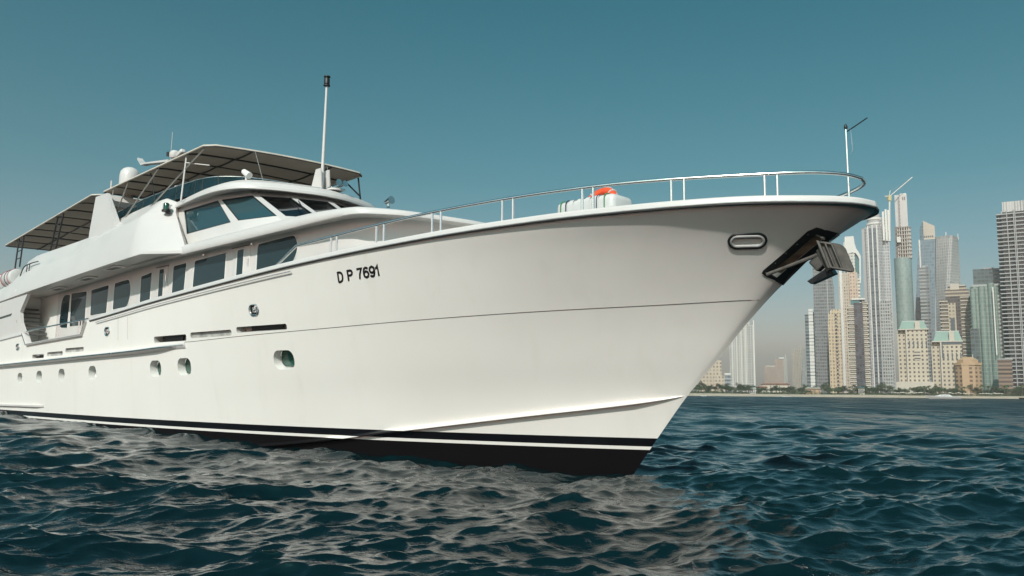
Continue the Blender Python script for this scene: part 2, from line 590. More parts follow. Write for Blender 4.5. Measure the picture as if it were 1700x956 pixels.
PORTHOLES = [(-7.78, 2.20, .74, .46), (-12.11, 2.09, .70, .47), (-13.72, 2.06, .66, .46), (-18.15, 1.98, .62, .44), (-20.86, 1.93, .60, .43), (-23.12, 1.89, .60, .43), (-25.29, 1.84, .58, .42)]
for s, z, w, h in PORTHOLES:
    fr = hframe(s, z)
    cutter(on_frame(fr, rrect(w, h, .20), .15), on_frame(fr, rrect(w, h, .20), -.255), M['paint_inner'])
FREEING = [(-12.80, 2.86, 1.85, .17), (-10.66, 2.90, 1.98, .15), (-8.45, 2.955, 2.0, .14), (-23.3, 2.62, 1.25, .14), (-21.55, 2.665, 1.55, .14), (-19.7, 2.75, 1.65, .14)]
M['port_dark'] = simple('scupper_shadow_side', (.42, .41, .39), .6, var=.4, scale=3)
for s, z, w, h in FREEING:
    fr = hframe(s, z)
    cutter(on_frame(fr, rrect(w, h, .05), .15), on_frame(fr, rrect(w, h, .06), -.26 if s in (-12.80, -8.45, -23.3) else -.07), M['port_dark'])
HAWSE = [(-8.60, 3.395, .36, .25), (-16.96, 3.23, .36, .24), (-25.64, 3.02, .36, .22), (2.98, 4.035, .52, .20)]
for s, z, w, h in HAWSE:
    fr = hframe(s, z)
    cutter(on_frame(fr, rrect(w, h, .12), .12), on_frame(fr, rrect(w, h, .12), -.16), M['dark_metal'] if s < 0 else M['chrome'])
# gate cut down into the bulwark
g = [(-18.55, 5), (-18.62, 3.70), (-18.98, 3.22), (-24.55, 3.08), (-25.0, 3.5), (-25.0, 5)]
cutter([S(s, 4.3, z) for s, z in g], [S(s, 3.0, z) for s, z in g], M['paint_inner'])
# anchor pocket in the stem
def pmid(t):
    z = 3.40 + .72 * t
    return (.42 * (3.02 + .93 * t) + .58 * float(sT(z)), .42 * (3.575 + .59 * t) + .58 * z)


pk_o = [(3.89, 4.13), (3.07, 3.585)] + [pmid(t_) for t_ in (.12, .35, .6, .85, .97)]
cutter([S(s, 1.6, z) for s, z in pk_o], [S(s, max(hb(s, z) - .15, .05), z) for s, z in pk_o], M['rust'])

cc = bpy.data.collections.new('cutters')
for o in cutters:
    cc.objects.link(o)
md = hull.modifiers.new('cut', 'BOOLEAN'); md.operation = 'DIFFERENCE'; md.operand_type = 'COLLECTION'; md.collection = cc; md.solver = 'EXACT'
if hasattr(md, 'material_mode'): md.material_mode = 'TRANSFER'
bpy.context.view_layer.update()
dg = bpy.context.evaluated_depsgraph_get()
me_new = bpy.data.meshes.new_from_object(hull.evaluated_get(dg))
hull.modifiers.clear()
old = hull.data; hull.data = me_new; me_new.name = 'hull'
bpy.data.meshes.remove(old)
for o in cutters: bpy.data.objects.remove(o)
bpy.data.collections.remove(cc)
me_new.polygons.foreach_set('use_smooth', [True] * len(me_new.polygons))
me_new.set_sharp_from_angle(angle=math.radians(32))

# ---- porthole glazing, hawse rings, port bars
for s, z, w, h in PORTHOLES:
    fr = hframe(s, z)
    p = MB().loop_solid([on_frame(fr, rrect(w - .02, h - .02, .19), -.215), on_frame(fr, rrect(w - .02, h - .02, .19), -.25)]).build('porthole', M['green_glass'] if 'green_glass' in M else M['glass'], yacht)
    r = on_frame(fr, rrect(w - .03, h - .03, .185, 8), -.208)
    MB().tube(r, .012, 6, closed=True).build('rim', M['chrome'], p)
for s, z, w, h in HAWSE:
    fr = hframe(s, z)
    k = 1.0
    r = on_frame(fr, rrect(w, h, .12, 8), .004)
    mb = MB().tube(r, .022 if s < 0 else .03, 8, closed=True)
    fl = MB()
    o = mb.build('hawse_ring', M['chrome'] if s < 0 else M['strip'], yacht)
    if s > 0:
        r2 = on_frame(fr, rrect(w + .075, h + .075, .16, 8), .002)
        fl.tube(r2, .024, 8, closed=True).build('rubber_surround', M['black'], o)
        MB().loop_solid([on_frame(fr, rrect(w - .03, h - .03, .10), -.012), on_frame(fr, rrect(w - .03, h - .03, .10), -.09)]).build('cover_plate', M['paint_inner'], o)
    else:
        P0, u, v, n = fr
        MB().tube([P0 + u * -.07 + v * -.06 - n * .03, P0 + u * -.07 + v * .07 - n * .03], .03).tube([P0 + u * .07 + v * -.06 - n * .03, P0 + u * .07 + v * .07 - n * .03], .03).tube([P0 + u * -.07 + v * .0 - n * .03, P0 + u * .07 + v * .0 - n * .03], .02).build('roller', M['chrome'], o)
# things seen inside the freeing ports
for s, z, w, h in (FREEING[0], FREEING[2], FREEING[3]):
    fr = hframe(s, z)
    a = .62 if s > -20 else .8
    x0 = -w / 2 + .12 if s != -8.45 else -w / 2 + .35
    pts = [(x0, -h / 2 + .012), (x0 + w * a, -h / 2 + .012), (x0 + w * a + .05, h / 2 - .03), (x0, h / 2 - .012)]
    MB().loop_solid([on_frame(fr, pts, -.20), on_frame(fr, pts, -.24)]).build('port_flap', M['black'], yacht)

# ---- seam, spray rail, rub rail, cap rail
SEAM = [(2.78, 3.13), (1.38, 3.07), (-.75, 3.02), (-3.4, 2.95), (-6.14, 2.87), (-9.28, 2.80), (-11.55, 2.74)]
fs = smooth_curve([p[0] for p in SEAM[::-1]], [p[1] for p in SEAM[::-1]])
MB().tube([hp(s, float(fs(s)), -.002) for s in np.linspace(2.75, -12.0, 120)], .0075, 5).build('hull_seam', M['seam'], yacht)

RAIL = [(1.16, 1.46), (.8, 1.39), (-.27, 1.23), (-1.45, 1.08), (-2.76, .91), (-4.2, .72), (-5.15, .60), (-6.57, .41), (-8.15, .23), (-9.97, .06), (-12.5, -.2)]
fr_ = smooth_curve([p[0] for p in RAIL[::-1]], [p[1] for p in RAIL[::-1]])
rows = []
for s in np.linspace(1.17, -12.4, 150):
    z = float(fr_(s)); k = min(1., (1.17 - s) / .9) ** .7
    w = .09 * k; t = .08 * k + .004
    P0, u, v, n = hframe(s, max(z, .02)); P0 = P0 + Vector((0, 0, min(0, z)))
    nn = Vector((n.x, n.y, 0)).normalized()
    rows.append([P0 - nn * .03 + Vector((0, 0, t)), P0 + nn * (w * .25) + Vector((0, 0, t * .78)), P0 + nn * w + Vector((0, 0, .012 * k)), P0 + nn * w + Vector((0, 0, -.010 * k)), P0 - nn * .05 + Vector((0, 0, -.03 * k))])
mb = MB(); mb.grid(rows, closed=True); mb.build('spray_rail', M['hull'], yacht, smooth=14)


def rail_along(name, ss, zf, prof, mat, parent=yacht, sm=40):
    rows = []
    for i, s in enumerate(ss):
        P0, u, v, n = hframe(s, zf(s)); nn = Vector((n.x, n.y, 0)).normalized()
        k = min(1., .25 + 3 * i / len(ss) * 4)
        rows.append([P0 + nn * (x * k) + Vector((0, 0, y)) for x, y in prof])
    return MB().loop_solid(rows).build(name, mat, parent, smooth=sm)


zr = smooth_curve([-34, -28, -22.5, -18.3, -14.9, -12.2, -11.9], [2.28, 2.36, 2.44, 2.51, 2.57, 2.66, 2.67])
rub = rail_along('rub_rail', np.linspace(-11.95, -33.9, 60), lambda s: float(zr(s)), [(-.03, .085), (.10, .055), (.14, .02), (.14, -.02), (-.03, -.10)], M['paint'])
rail_along('rub_strip', np.linspace(-12.0, -33.9, 60), lambda s: float(zr(s)), [(.12, .022), (.155, .018), (.165, 0), (.155, -.018), (.12, -.022)], M['chrome'], rub)
rail_along('lower_strake', np.linspace(-22.5, -33.9, 30), lambda s: .87 + (s + 22.5) * .008, [(-.03, .05), (.07, .03), (.07, -.03), (-.03, -.05)], M['paint'])

# cap rail round the bow: white moulding with a steel strip along its edge
wj = np.concatenate([np.linspace(0, 1, 34) ** 1.8 * .05, np.linspace(.05, 1, 140)[1:]])
cap_s = [4.73 - w_ * (4.73 - STERN) for w_ in wj]


def cap_rows(prof, sl):
    rows = []
    pts = []
    for s in sl:
        d = 4.73 - s
        e = .004
        b0, b1 = float(fD(max(d - e, 0))), float(fD(d + e))
        tx = (max(d - e, 0) - (d + e)); n2 = Vector((b1 - b0, -(-tx) * 1., 0))
        # outward normal in plan of the curve (s, b)
        ds, db = -(d + e - max(d - e, 0)), b1 - b0
        nb = Vector((-(-db), 0, 0)) + Vector((0, ds, 0))
        if d < 1e-6: nb = Vector((1, 0, 0))
        nb.normalize()
        P0 = S(s, float(fD(d)), float(zS(s)))
        rows.append([P0 + nb * x + Vector((0, 0, y)) for x, y in prof])
    return rows


def mirror_rows(rows):
    port = [[Vector((p.x, -p.y, p.z)) for p in r] for r in rows[1:]]
    return port[::-1] + rows


CAP = [(-.16, .0), (-.16, .065), (-.02, .085), (.008, .075), (.020, .045), (.022, -.035), (.0, -.045), (-.02, -.02)]
STRIP = [(.010, -.002), (.030, -.008), (.036, -.020), (.030, -.032), (.010, -.038)]
sl_f = [s for s in cap_s if s > -18.55]
sl_a = [s for s in np.linspace(-25.0, -33.9, 30)]
cap = MB().loop_solid(mirror_rows(cap_rows(CAP, sl_f))).build('cap_rail', M['paint'], yacht, smooth=50)
MB().loop_solid(mirror_rows(cap_rows(STRIP, sl_f))).build('rub_strip', M['strip'], cap)
MB().loop_solid(mirror_rows(cap_rows([(.0, -.040), (.026, -.041), (.026, -.053), (.0, -.056)], sl_f))).build('rubber_seal', M['black'], cap)
cap2 = MB().loop_solid(cap_rows(CAP, sl_a)).build('cap_rail', M['paint'], yacht, smooth=50)
MB().loop_solid(cap_rows(STRIP, sl_a)).build('rub_strip', M['strip'], cap2)
# sill in the gate
gate = [(-18.62, 3.66), (-18.98, 3.23), (-24.55, 3.09), (-25.0, 3.5)]
gp = []
for i in range(3):
    (a, za), (b_, zb) = gate[i], gate[i + 1]
    for k in np.linspace(0, 1, 12 if i == 1 else 3): gp.append((a + (b_ - a) * k, za + (zb - za) * k))
rows = []
for s, z in gp:
    b_ = hb(s, z); rows.append([S(s, b_ + x, z + y) for x, y in [(-.16, .0), (-.16, .03), (.03, .03), (.07, .0), (.07, -.05), (.0, -.06)]])
gs = MB().loop_solid(rows).build('gate_sill', M['paint'], yacht)
rows = [[S(s, hb(s, z) + x, z + y) for x, y in [(.06, .005), (.085, 0), (.085, -.03), (.06, -.04)]] for s, z in gp]
MB().loop_solid(rows).build('rub_strip', M['chrome'], gs)
# door seam in the bulwark
for s in (-15.45, -16.14):
    MB().tube([hp(s, z, -.002) for z in np.linspace(2.93, 3.6, 8)], .006, 5).build('door_seam', M['grey_rubber'], yacht)
# slim steel rail under the cap rail amidships
MB().tube([hp(s, float(zS(s)) - .14 - .0 * s, .05) for s in np.linspace(-6.9, -17.8, 40)], .014, 6).build('side_bar', M['chrome'], yacht)

# ---- registration letters
SIX = [(.57, .84), (.48, .95), (.31, 1), (.15, .92), (.05, .70), (.02, .38), (.08, .13), (.30, 0), (.52, .10), (.60, .32), (.52, .54), (.31, .63), (.11, .53), (.03, .34)]
GLYPH = {'D': [[(.03, 0), (.03, 1), (.30, 1), (.50, .89), (.60, .66), (.60, .34), (.50, .11), (.30, 0), (.0, 0)]],
         'P': [[(.03, -.06), (.03, 1), (.38, 1), (.54, .92), (.60, .76), (.54, .59), (.38, .5), (.03, .5)]],
         '7': [[(0, 1), (.60, 1), (.47, .78), (.32, .42), (.24, -.06)]], '6': [SIX], '9': [[(.62 - x, 1 - y) for x, y in SIX]],
         '1': [[(.06, .72), (.22, .80), (.36, 1.0), (.36, -.06)]]}


def glyph(ch, x0, h, wstroke):
    """strokes of one painted letter laid on the hull side"""
    mb = MB()
    for path in GLYPH[ch]:
        q = [Vector((x * h * 1.22, y * h, 0)) for x, y in path]; nrm = []
        for i in range(len(q)):
            d0 = (q[i] - q[max(i - 1, 0)]); d1 = (q[min(i + 1, len(q) - 1)] - q[i])
            d0 = d0.normalized() if d0.length else d1.normalized(); d1 = d1.normalized() if d1.length else d0
            m = Vector((-(d0.y + d1.y), d0.x + d1.x, 0)); m.normalize(); c = max(.55, m.dot(Vector((-d1.y, d1.x, 0)))); nrm.append(m * (wstroke / 2 / c))
        rows = []
        for p_, m in zip(q, nrm):
            row = []
            for k in (1, -1):
                r = p_ + m * k; x = x0 + r.x
                row.append((-5.42 + x + r.y * .13, 3.818 + x * .045 + r.y))
            rows.append([hp(*row[0], .001), hp(*row[0], .006), hp(*row[1], .006), hp(*row[1], .001)])
        mb.grid(rows)
    return mb


for ch, x_ in (('D', .0), ('P', .31), ('7', .60), ('6', .79), ('9', .97), ('1', 1.13)):
    lo = glyph(ch, x_, .195, .046).build('letter', M['black_letter'], yacht, smooth=0)
    lo['label'] = 'black %s of the registration D P 7691' % ch

# ---- anchor pocket plate and the anchor
pk_e = [(3.95, 4.20), (2.99, 3.57), (3.05, 3.50), (3.20, 3.385), (3.60, 3.47), (4.20, 4.02)]


def pocket_plate():
    """black rim round the pocket, wrapped over the stem to the other side"""
    mb = MB()
    outer = [(4.16, 4.165), (3.96, 4.215), (3.82, 4.16), (3.4, 3.87), (3.0, 3.595), (2.96, 3.55), (3.0, 3.50), (3.12, 3.385)]
    inner = [(4.16, 4.06), (3.95, 4.12), (3.86, 4.10), (3.44, 3.81), (3.10, 3.58), (3.07, 3.55), (3.13, 3.47), (3.19, 3.41)]
    rows = []
    for (a, za), (b_, zb) in zip(outer, inner):
        row = []
        for k in np.linspace(0, 1, 5):
            s, z = a + (b_ - a) * k, za + (zb - za) * k
            s = min(s, float(sT(z)) + .004)
            row.append(S(s, hb(s, z), z) + hnorm(s - .02, z) * .012)
        rows.append(row)
    vs = mb.grid(rows)
    # lower black cheek, from the middle of the pocket down to the stem
    rows = []
    for t_ in np.linspace(-.02, 1.02, 15):
        a = pmid(t_); z_st = 3.385 + .735 * t_
        row = []
        for k in np.linspace(0, 1, 6):
            z = a[1] + (z_st - a[1]) * k
            s = min(a[0] + (float(sT(z_st)) - a[0]) * k, float(sT(z)) + .004)
            row.append(S(s, hb(s, z), z) + hnorm(s - .02, z) * .013)
        rows.append(row)
    mb.grid(rows)
    r = bmesh.ops.duplicate(mb.bm, geom=list(mb.bm.faces) + list(mb.bm.edges) + list(mb.bm.verts))
    for v in [x for x in r['geom'] if isinstance(x, bmesh.types.BMVert)]: v.co.y = -v.co.y
    o = mb.build('anchor_pocket', M['black'], yacht, smooth=50)
    for s, z in ((3.80, 4.115), (3.6, 3.98), (3.4, 3.845), (3.2, 3.70), (3.02, 3.565), (3.10, 3.43)):
        P0, u, v, n = hframe(s, z)
        bt = MB().lathe([(.012, 0), (.012, .006), (.004, .01)], (0, 0, 0), 8)
        q = n.to_track_quat('Z', 'Y').to_matrix().to_4x4(); q.translation = P0 + n * .012
        bmesh.ops.transform(bt.bm, matrix=q, verts=bt.bm.verts)
        bt.build('bolt', M['chrome'], o)


pocket_plate()
anchor = MB()
# shank lying up the pocket
a0, a1 = S(3.10, .52, 3.50), S(4.02, .34, 3.80)
dirn = (a1 - a0).normalized()
anchor.tube([a0, a0 + dirn * .3, a1], .03, 8, radii=[.032, .03, .036])
anchor_o = anchor.build('anchor', M['anchor'], yacht)


def fluke(name, c, ax_u, ax_v, w, h, ribs):
    """a plate with raised rims and ribs; ax_u across, ax_v along"""
    u = ax_u.normalized(); v = ax_v.normalized(); n = u.cross(v).normalized()
    rot = Matrix((u, v, n)).transposed().to_4x4()
    mb = MB()
    out = rrect(w, h, .09, 5)
    mb.loop_solid([[c + u * x + v * y - n * .02 for x, y in out], [c + u * x + v * y + n * .015 for x, y in out]])
    mb.box(c + u * (-w / 2 + .02) + n * .04, (.045, h * .98, .13), rot, .012)
    mb.box(c + v * (-h / 2 + .03) + n * .03, (w * .8, .04, .09), rot, .012)
    mb.box(c + v * (h / 2 - .03) + u * -.1 + n * .03, (w * .6, .035, .08), rot, .012)
    for x in ribs: mb.box(c + u * x + n * .03, (.03, h * .86, .085), rot, .01)
    return mb.build(name, M['anchor'], anchor_o, smooth=40)


pc = [S(3.94, .40, 4.00), S(4.11, .36, 3.52), S(4.49, .30, 3.45), S(4.37, .34, 3.86)]
c_ = sum(pc, Vector()) / 4
fluke('fluke', c_, (pc[2] - pc[1]) + (pc[3] - pc[0]), (pc[0] - pc[1]) + (pc[3] - pc[2]), .42, .50, (-.085, .02))
low = [S(3.70, .30, 3.36), S(3.76, .30, 3.31), S(4.16, .33, 3.44), S(4.10, .36, 3.56)]
MB().loop_solid([low, [p + Vector((.0, .18, .01)) for p in low]]).build('fluke', M['dark_metal'], anchor_o)
MB().tube([S(3.97, .36, 3.86), S(4.12, .33, 3.50)], .075, 8).box(S(3.93, .30, 3.66), (.26, .16, .22), Matrix.Rotation(-.7, 4, 'Y'), .03).tube([S(4.04, .36, 4.02), S(3.86, .30, 4.12)], .025, 8).build('crown', M['anchor'], anchor_o)

# =================================================================== SUPERSTRUCTURE
def half_to_full(h):
    """starboard half outline (s, b) from aft to the centre line -> starboard + mirrored port"""
    h = list(h)
    c = h[:-1] if abs(h[-1][1]) < 1e-6 else h
    port = [(s, -b) for s, b in reversed(c)]
    return h + port


def dense(pts, n=5):
    q = spline([(s, b, 0) for s, b in pts], n)
    return [(p.x, p.y) for p in q]


def inset(outline, d):
    """move an open outline (s, b) inwards; both ends keep their station"""
    out = []
    N = len(outline)
    for i in range(N):
        a = outline[max(i - 1, 0)]; c = outline[min(i + 1, N - 1)]
        tx, ty = c[0] - a[0], c[1] - a[1]; L = math.hypot(tx, ty) or 1
        nx, ny = ty / L, -tx / L            # right of travel = inwards for starboard-aft to port-aft order
        if i in (0, N - 1): nx = 0; ny = -1 if outline[i][1] > 0 else 1
        out.append((outline[i][0] + nx * d, outline[i][1] + ny * d))
    return out


def inward_sign(outline):
    t = inset(outline, .1); m = len(outline) // 2
    return 1 if t[m][0] < outline[m][0] else -1


def profile_body(name, half, prof, mat, parent, smooth=40, cap_top=True, cap_bottom=False, zfun=None):
    """outline swept through a list of (inset, z); the top is closed across"""
    full = half_to_full(half); sg = inward_sign(full)
    rows = [[S(s, b, zfun(s0, z) if zfun else z) for (s, b), (s0, b0) in zip(inset(full, d * sg), full)] for d, z in prof]
    mb = MB(); vs = mb.grid(rows)
    n = len(vs[0])
    for on, row in ((cap_top, vs[-1]), (cap_bottom, vs[0])):
        if on:
            for k in range(n // 2):
                a, b, c, d = row[k], row[k + 1], row[n - 2 - k], row[n - 1 - k]
                q = []
                for v in (a, b, c, d):
                    if v not in q: q.append(v)
                if len(q) > 2:
                    try: mb.bm.faces.new(q)
                    except ValueError: pass
    return mb.build(name, mat, parent, smooth=smooth)


# ---- main deck house
HOUSE = [(-24.9, 2.6), (-15, 2.6), (-7.2, 2.6)] + dense([(-6.4, 2.6), (-5.8, 2.5), (-5.3, 2.15), (-4.95, 1.5), (-4.72, .8), (-4.65, 0)])
house = profile_body('deck_house', HOUSE, [(-.02, 2.4), (0, 4.2), (.0, 5.40)], M['paint'], yacht, cap_top=False)


def round_poly(pts, radii, n=5):
    out = []
    N = len(pts)
    for i, p in enumerate(pts):
        p = Vector((*p, 0)); a = Vector((*pts[i - 1], 0)); c = Vector((*pts[(i + 1) % N], 0))
        r = radii if isinstance(radii, (int, float)) else radii[i]
        r = min(r, (a - p).length * .48, (c - p).length * .48)
        u = p + (a - p).normalized() * r; w = p + (c - p).normalized() * r
        for k in range(n + 1):
            t = k / n; out.append(((1 - t) ** 2 * u + 2 * t * (1 - t) * p + t * t * w).to_2d()[:])
    return out


def house_window(pts, radii, name='window', b=2.6, parent=None):
    parent = parent or house
    o2 = round_poly(pts, radii)
    mb = MB(); mb.loop_solid([[S(s, b - .03, z) for s, z in o2], [S(s, b + .006, z) for s, z in o2]])
    o = mb.build(name, M['glass'], parent, smooth=20)
    MB().tube([S(s, b + .006, z) for s, z in o2], .012, 6, closed=True).build('window_frame', M['paint_inner'], o)
    return o


house_window([(-24.45, 5.0), (-24.62, 3.75), (-23.66, 3.70), (-23.58, 4.95)], (.45, .35, .06, .1))
house_window([(-23.50, 4.99), (-23.46, 3.74), (-21.93, 3.72), (-21.93, 4.95)], .07)
house_window([(-21.53, 4.96), (-21.49, 4.03), (-20.0, 4.05), (-19.93, 5.02)], .07)
house_window([(-19.45, 5.03), (-19.5, 4.12), (-18.24, 4.15), (-18.02, 4.6), (-18.2, 5.08)], (.07, .07, .2, .5, .45))
house_window([(-17.32, 5.07), (-17.33, 4.22), (-16.53, 4.24), (-16.50, 5.14)], .06)
house_window([(-15.0, 5.18), (-15.03, 4.31), (-14.2, 4.33), (-14.12, 5.2)], .07)
house_window([(-13.62, 5.2), (-13.68, 4.37), (-11.76, 4.43), (-11.73, 5.24)], .10)
house_window([(-10.07, 5.28), (-10.09, 4.52), (-8.32, 4.57), (-8.08, 4.95), (-8.25, 5.31)], (.14, .05, .2, .4, .4))
for s0, s1, w0, w1, zb, zt in ((-16.12, -15.35, -15.93, -15.57, 4.26, 5.2), (-11.33, -10.42, -11.09, -10.72, 4.47, 5.27)):
    d = MB(); d.box(S((s0 + s1) / 2, 2.606, (3.3 + zt + .03) / 2), (s1 - s0, .03, zt + .03 - 3.3), bevel=.008)
    d = d.build('door', M['paint'], house)
    house_window([(w0, zt - .04), (w0 - .02, zb), (w1 - .02, zb), (w1, zt - .04)], .06, 'door_window', 2.621, d)
    MB().tube([S(s1 - .06, 2.65, 4.75), S(s1 - .06, 2.65, 4.95)], .013, 6).build('handle', M['chrome'], d)
    MB().box(S((s0 + s1) / 2, 2.628, zt + .028), (s1 - s0 + .1, .03, .016)).build('hinge_track', M['grey_rubber'], d)

# ---- upper deck slab with its rounded brim
BRIM = [(-33.9, 3.0), (-25, 3.0), (-15, 3.0), (-10, 3.02), (-8, 3.03)] + dense([(-7, 3.05), (-6.3, 3.05), (-5.7, 3.03), (-5.25, 2.93), (-4.92, 2.58), (-4.6, 2.04), (-4.35, 1.19), (-4.2, .5), (-4.17, 0)], 5)
slab = profile_body('upper_deck', BRIM, zfun=lambda s, z: 5.335 + (z - 5.335) * (1 - .58 * float(np.clip((s + 7.6) / 3.4, 0, 1)) ** 1.2) if z > 5.335 else z, prof= [(.6, 5.41), (.30, 5.40), (.05, 5.345), (.015, 5.335), (0, 5.36), (.0, 5.46), (.03, 5.56), (.10, 5.63), (.24, 5.68), (.5, 5.715), (.9, 5.74)], mat=M['paint'], parent=yacht, cap_bottom=True)

# ---- bridge wing and upper bulwark (starboard and port)
stn = [-33.9, -31, -29.2, -28.4, -27.8, -27.3, -26.4, -25, -23.5, -22, -20.5, -19.5, -18.5, -17.4, -16.4, -15.9]
zb_ = lambda s: 5.42 + .036 * (s + 15) if s > -25.5 else 5.042 + .045 * (s + 25.5)
cz = smooth_curve([-34, -29.2, -27.3, -25.5, -21.2, -19.7, -17.2, -15.8], [5.45, 5.62, 5.96, 6.07, 6.20, 6.48, 6.68, 6.80])
tz = smooth_curve([-34, -29.3, -28.3, -27.7, -27.1, -26.2, -22, -20.4, -19.9, -17.6, -16.6, -15.2], [5.5, 5.68, 5.95, 6.35, 6.6, 6.66, 6.7, 6.76, 7.2, 7.36, 7.41, 7.38])
wing_rows = []
for s in stn:
    k = float(np.clip((s + 20.6) / 1.0, 0, 1))
    top_b = 3.0 + (2.55 - 3.0) * k; cr_b = 3.25 - .05 * k
    z0, z1, z2 = zb_(s), float(cz(s)), float(tz(s))
    if z2 < z1 + .05: z2 = z1 + .05
    s1 = s; s0 = s + (.9 if s > -16 else .45 if s > -16.6 else .1 if s > -17.6 else 0)
    wing_rows.append([S(s0, 2.5, z0 + .05), S(s0, 3.54, z0 + .02), S(s0, 3.6, z0 + .03), S(s0, 3.6, z0 + .10), S(s1, cr_b + .015, z1 - .03), S(s1, cr_b, z1), S(s1, cr_b - .03, z1 + .02), S(s1, top_b + .03, z2 - .03), S(s1, top_b, z2), S(s1, top_b - .05, z2 + .01), S(s1, top_b - .12, z2 - .02), S(s1, 2.2 if k > .5 else 2.7, z2 - .35 if k < .5 else z2 - .1), S(s1, 2.2, z0 + .1)])
# front facet of the wing: returns inboard to the wheelhouse
wing_rows.append([S(-14.2, 2.4, 5.41), S(-13.6, 2.86, 5.36), S(-13.47, 2.95, 5.36), S(-13.47, 2.95, 5.45), S(-15.25, 2.52, 6.84), S(-15.32, 2.50, 6.88), S(-15.33, 2.49, 6.9), S(-15.4, 2.46, 7.12), S(-15.42, 2.44, 7.2), S(-15.45, 2.40, 7.24), S(-15.5, 2.34, 7.24), S(-15.6, 2.2, 7.2), S(-15.3, 2.2, 5.5)])
for sgn in (1, -1):
    mb = MB(); rws = [[Vector((p.x, p.y * sgn, p.z)) for p in r] for r in wing_rows]
    vs = mb.grid(rws, closed=True)
    mb.bm.faces.new(vs[0]); mb.bm.faces.new(vs[-1])
    bmesh.ops.triangulate(mb.bm, faces=[f for f in mb.bm.faces if len(f.verts) > 4])
    wo = mb.build('bridge_wing', M['paint'], yacht, smooth=38)
    if sgn == 1: wing = wo
# recesses of the soffit lights
for s, b in ((-23.6, 3.05), (-20.6, 3.1), (-17.9, 3.25)):
    o = MB(); o.box(S(s, b, zb_(s) + .015), (1.1, .34, .05), bevel=.012); o = o.build('soffit_fitting', M['paint_inner'], wing)
    MB().box(S(s, b, zb_(s) - .012), (.8, .2, .012)).build('lens', M['grey_rubber'], o)
for s in (-12.95, -10.25, -15.25):
    mb = MB(); mb.lathe([(.05, 0), (.05, .03), (.03, .045)], S(s, 2.66, 5.27) if s > -13 else S(s, 2.9, 5.36), 12); mb.build('deck_light', M['chrome'], yacht)
# rail in the cut-out of the upper bulwark
mb = MB().tube(spline([S(-27.35, 3.28, 5.9), S(-27.0, 3.27, 6.22), S(-26.3, 3.26, 6.30), S(-25.4, 3.25, 6.30)], 5), .022).tube([S(-26.6, 3.27, 6.28), S(-26.6, 3.28, 6.0)], .018).tube([S(-26.3, 3.27, 6.28), S(-26.3, 3.28, 6.02)], .018)
mb.build('side_rail', M['dark_metal'], yacht)

# ---- full-beam side aft of the gate, and the lobby behind it
side = [(-25.22, 5.0), (-25.95, 4.36), (-25.75, 3.95), (-25.1, 3.45), (-33.9, 3.0), (-33.9, 4.72)]
aft = MB(); aft.loop_solid([[S(s, 3.58, z) for s, z in side], [S(s, 3.46, z) for s, z in side]])
aft = aft.build('aft_side_panel', M['paint'], yacht, smooth=20)
for pts in ([(-26.9, 4.37), (-27.0, 4.28), (-33.5, 4.0), (-33.5, 4.09)], [(-28.75, 4.92), (-29.2, 4.42), (-33.5, 4.2), (-33.5, 4.7)]):
    MB().loop_solid([[S(s, 3.585, z) for s, z in pts], [S(s, 3.56, z) for s, z in pts]]).build('window', M['glass'], aft)
lob = MB()
lob.box(S(-26.9, 3.0, 4.2), (.08, 1.1, 2.2)).box(S(-25.9, 2.56, 4.2), (2.1, .08, 2.2))
lob.build('lobby_wall', M['paint_inner'], yacht)
for k in range(7):
    MB().box(S(-26.75 + k * .17, 3.02, 4.55 - k * .17), (.22, .62, .05)).build('stair_tread', M['grey_rubber'], yacht)

# ---- wheelhouse: sloping walls with real window openings
hd = [(-15.1, 2.35), (-12.95, 2.33), (-12.80, 2.30), (-11.6, 1.99), (-11.5, 1.83), (-11.05, 1.10), (-11.0, .95), (-10.7, .10)]
sl = [(-14.6, 2.45), (-11.88, 2.45), (-11.50, 2.43), (-10.12, 2.05), (-9.97, 1.88), (-9.52, 1.12), (-9.46, .97), (-9.25, .10)]
ZS_, ZH = 6.12, 6.93
hd = hd + [(s, -b) for s, b in hd[::-1]]; sl = sl + [(s, -b) for s, b in sl[::-1]]
hd = [(-16.4, 2.35)] + hd + [(-16.4, -2.35)]; sl = [(-16.4, 2.45)] + sl + [(-16.4, -2.45)]


def lerp2(a, b, t): return (a[0] + (b[0] - a[0]) * t, a[1] + (b[1] - a[1]) * t)


def ext(h, s, z):
    t = (z - ZS_) / (ZH - ZS_); return S(*lerp2(s, h, t), z)


mb = MB()
levels = [5.70, ZS_, ZH, 7.16]
grid_v = [[mb.bm.verts.new(ext(h, s, z)) for h, s in zip(hd, sl)] for z in levels]
wins = []
for i in range(3):
    for j in range(len(hd) - 1):
        q = (grid_v[i][j], grid_v[i][j + 1], grid_v[i + 1][j + 1], grid_v[i + 1][j])
        if i == 1 and 1 <= j <= len(hd) - 3 and (j % 2 == 1):
            wins.append([v.co.copy() for v in q])
            # reveal
            n = (q[1].co - q[0].co).cross(q[3].co - q[0].co).normalized()
            cen = sum((v.co for v in q), Vector()) / 4
            if n.dot(Vector((cen.x + 13.5, cen.y, 0))) > 0: n = -n
            inn = [mb.bm.verts.new(v.co + n * .06) for v in q]
            for k in range(4): mb.bm.faces.new((q[k], q[(k + 1) % 4], inn[(k + 1) % 4], inn[k]))
        else: mb.bm.faces.new(q)
wheel = mb.build('wheelhouse', M['paint'], yacht, smooth=30)
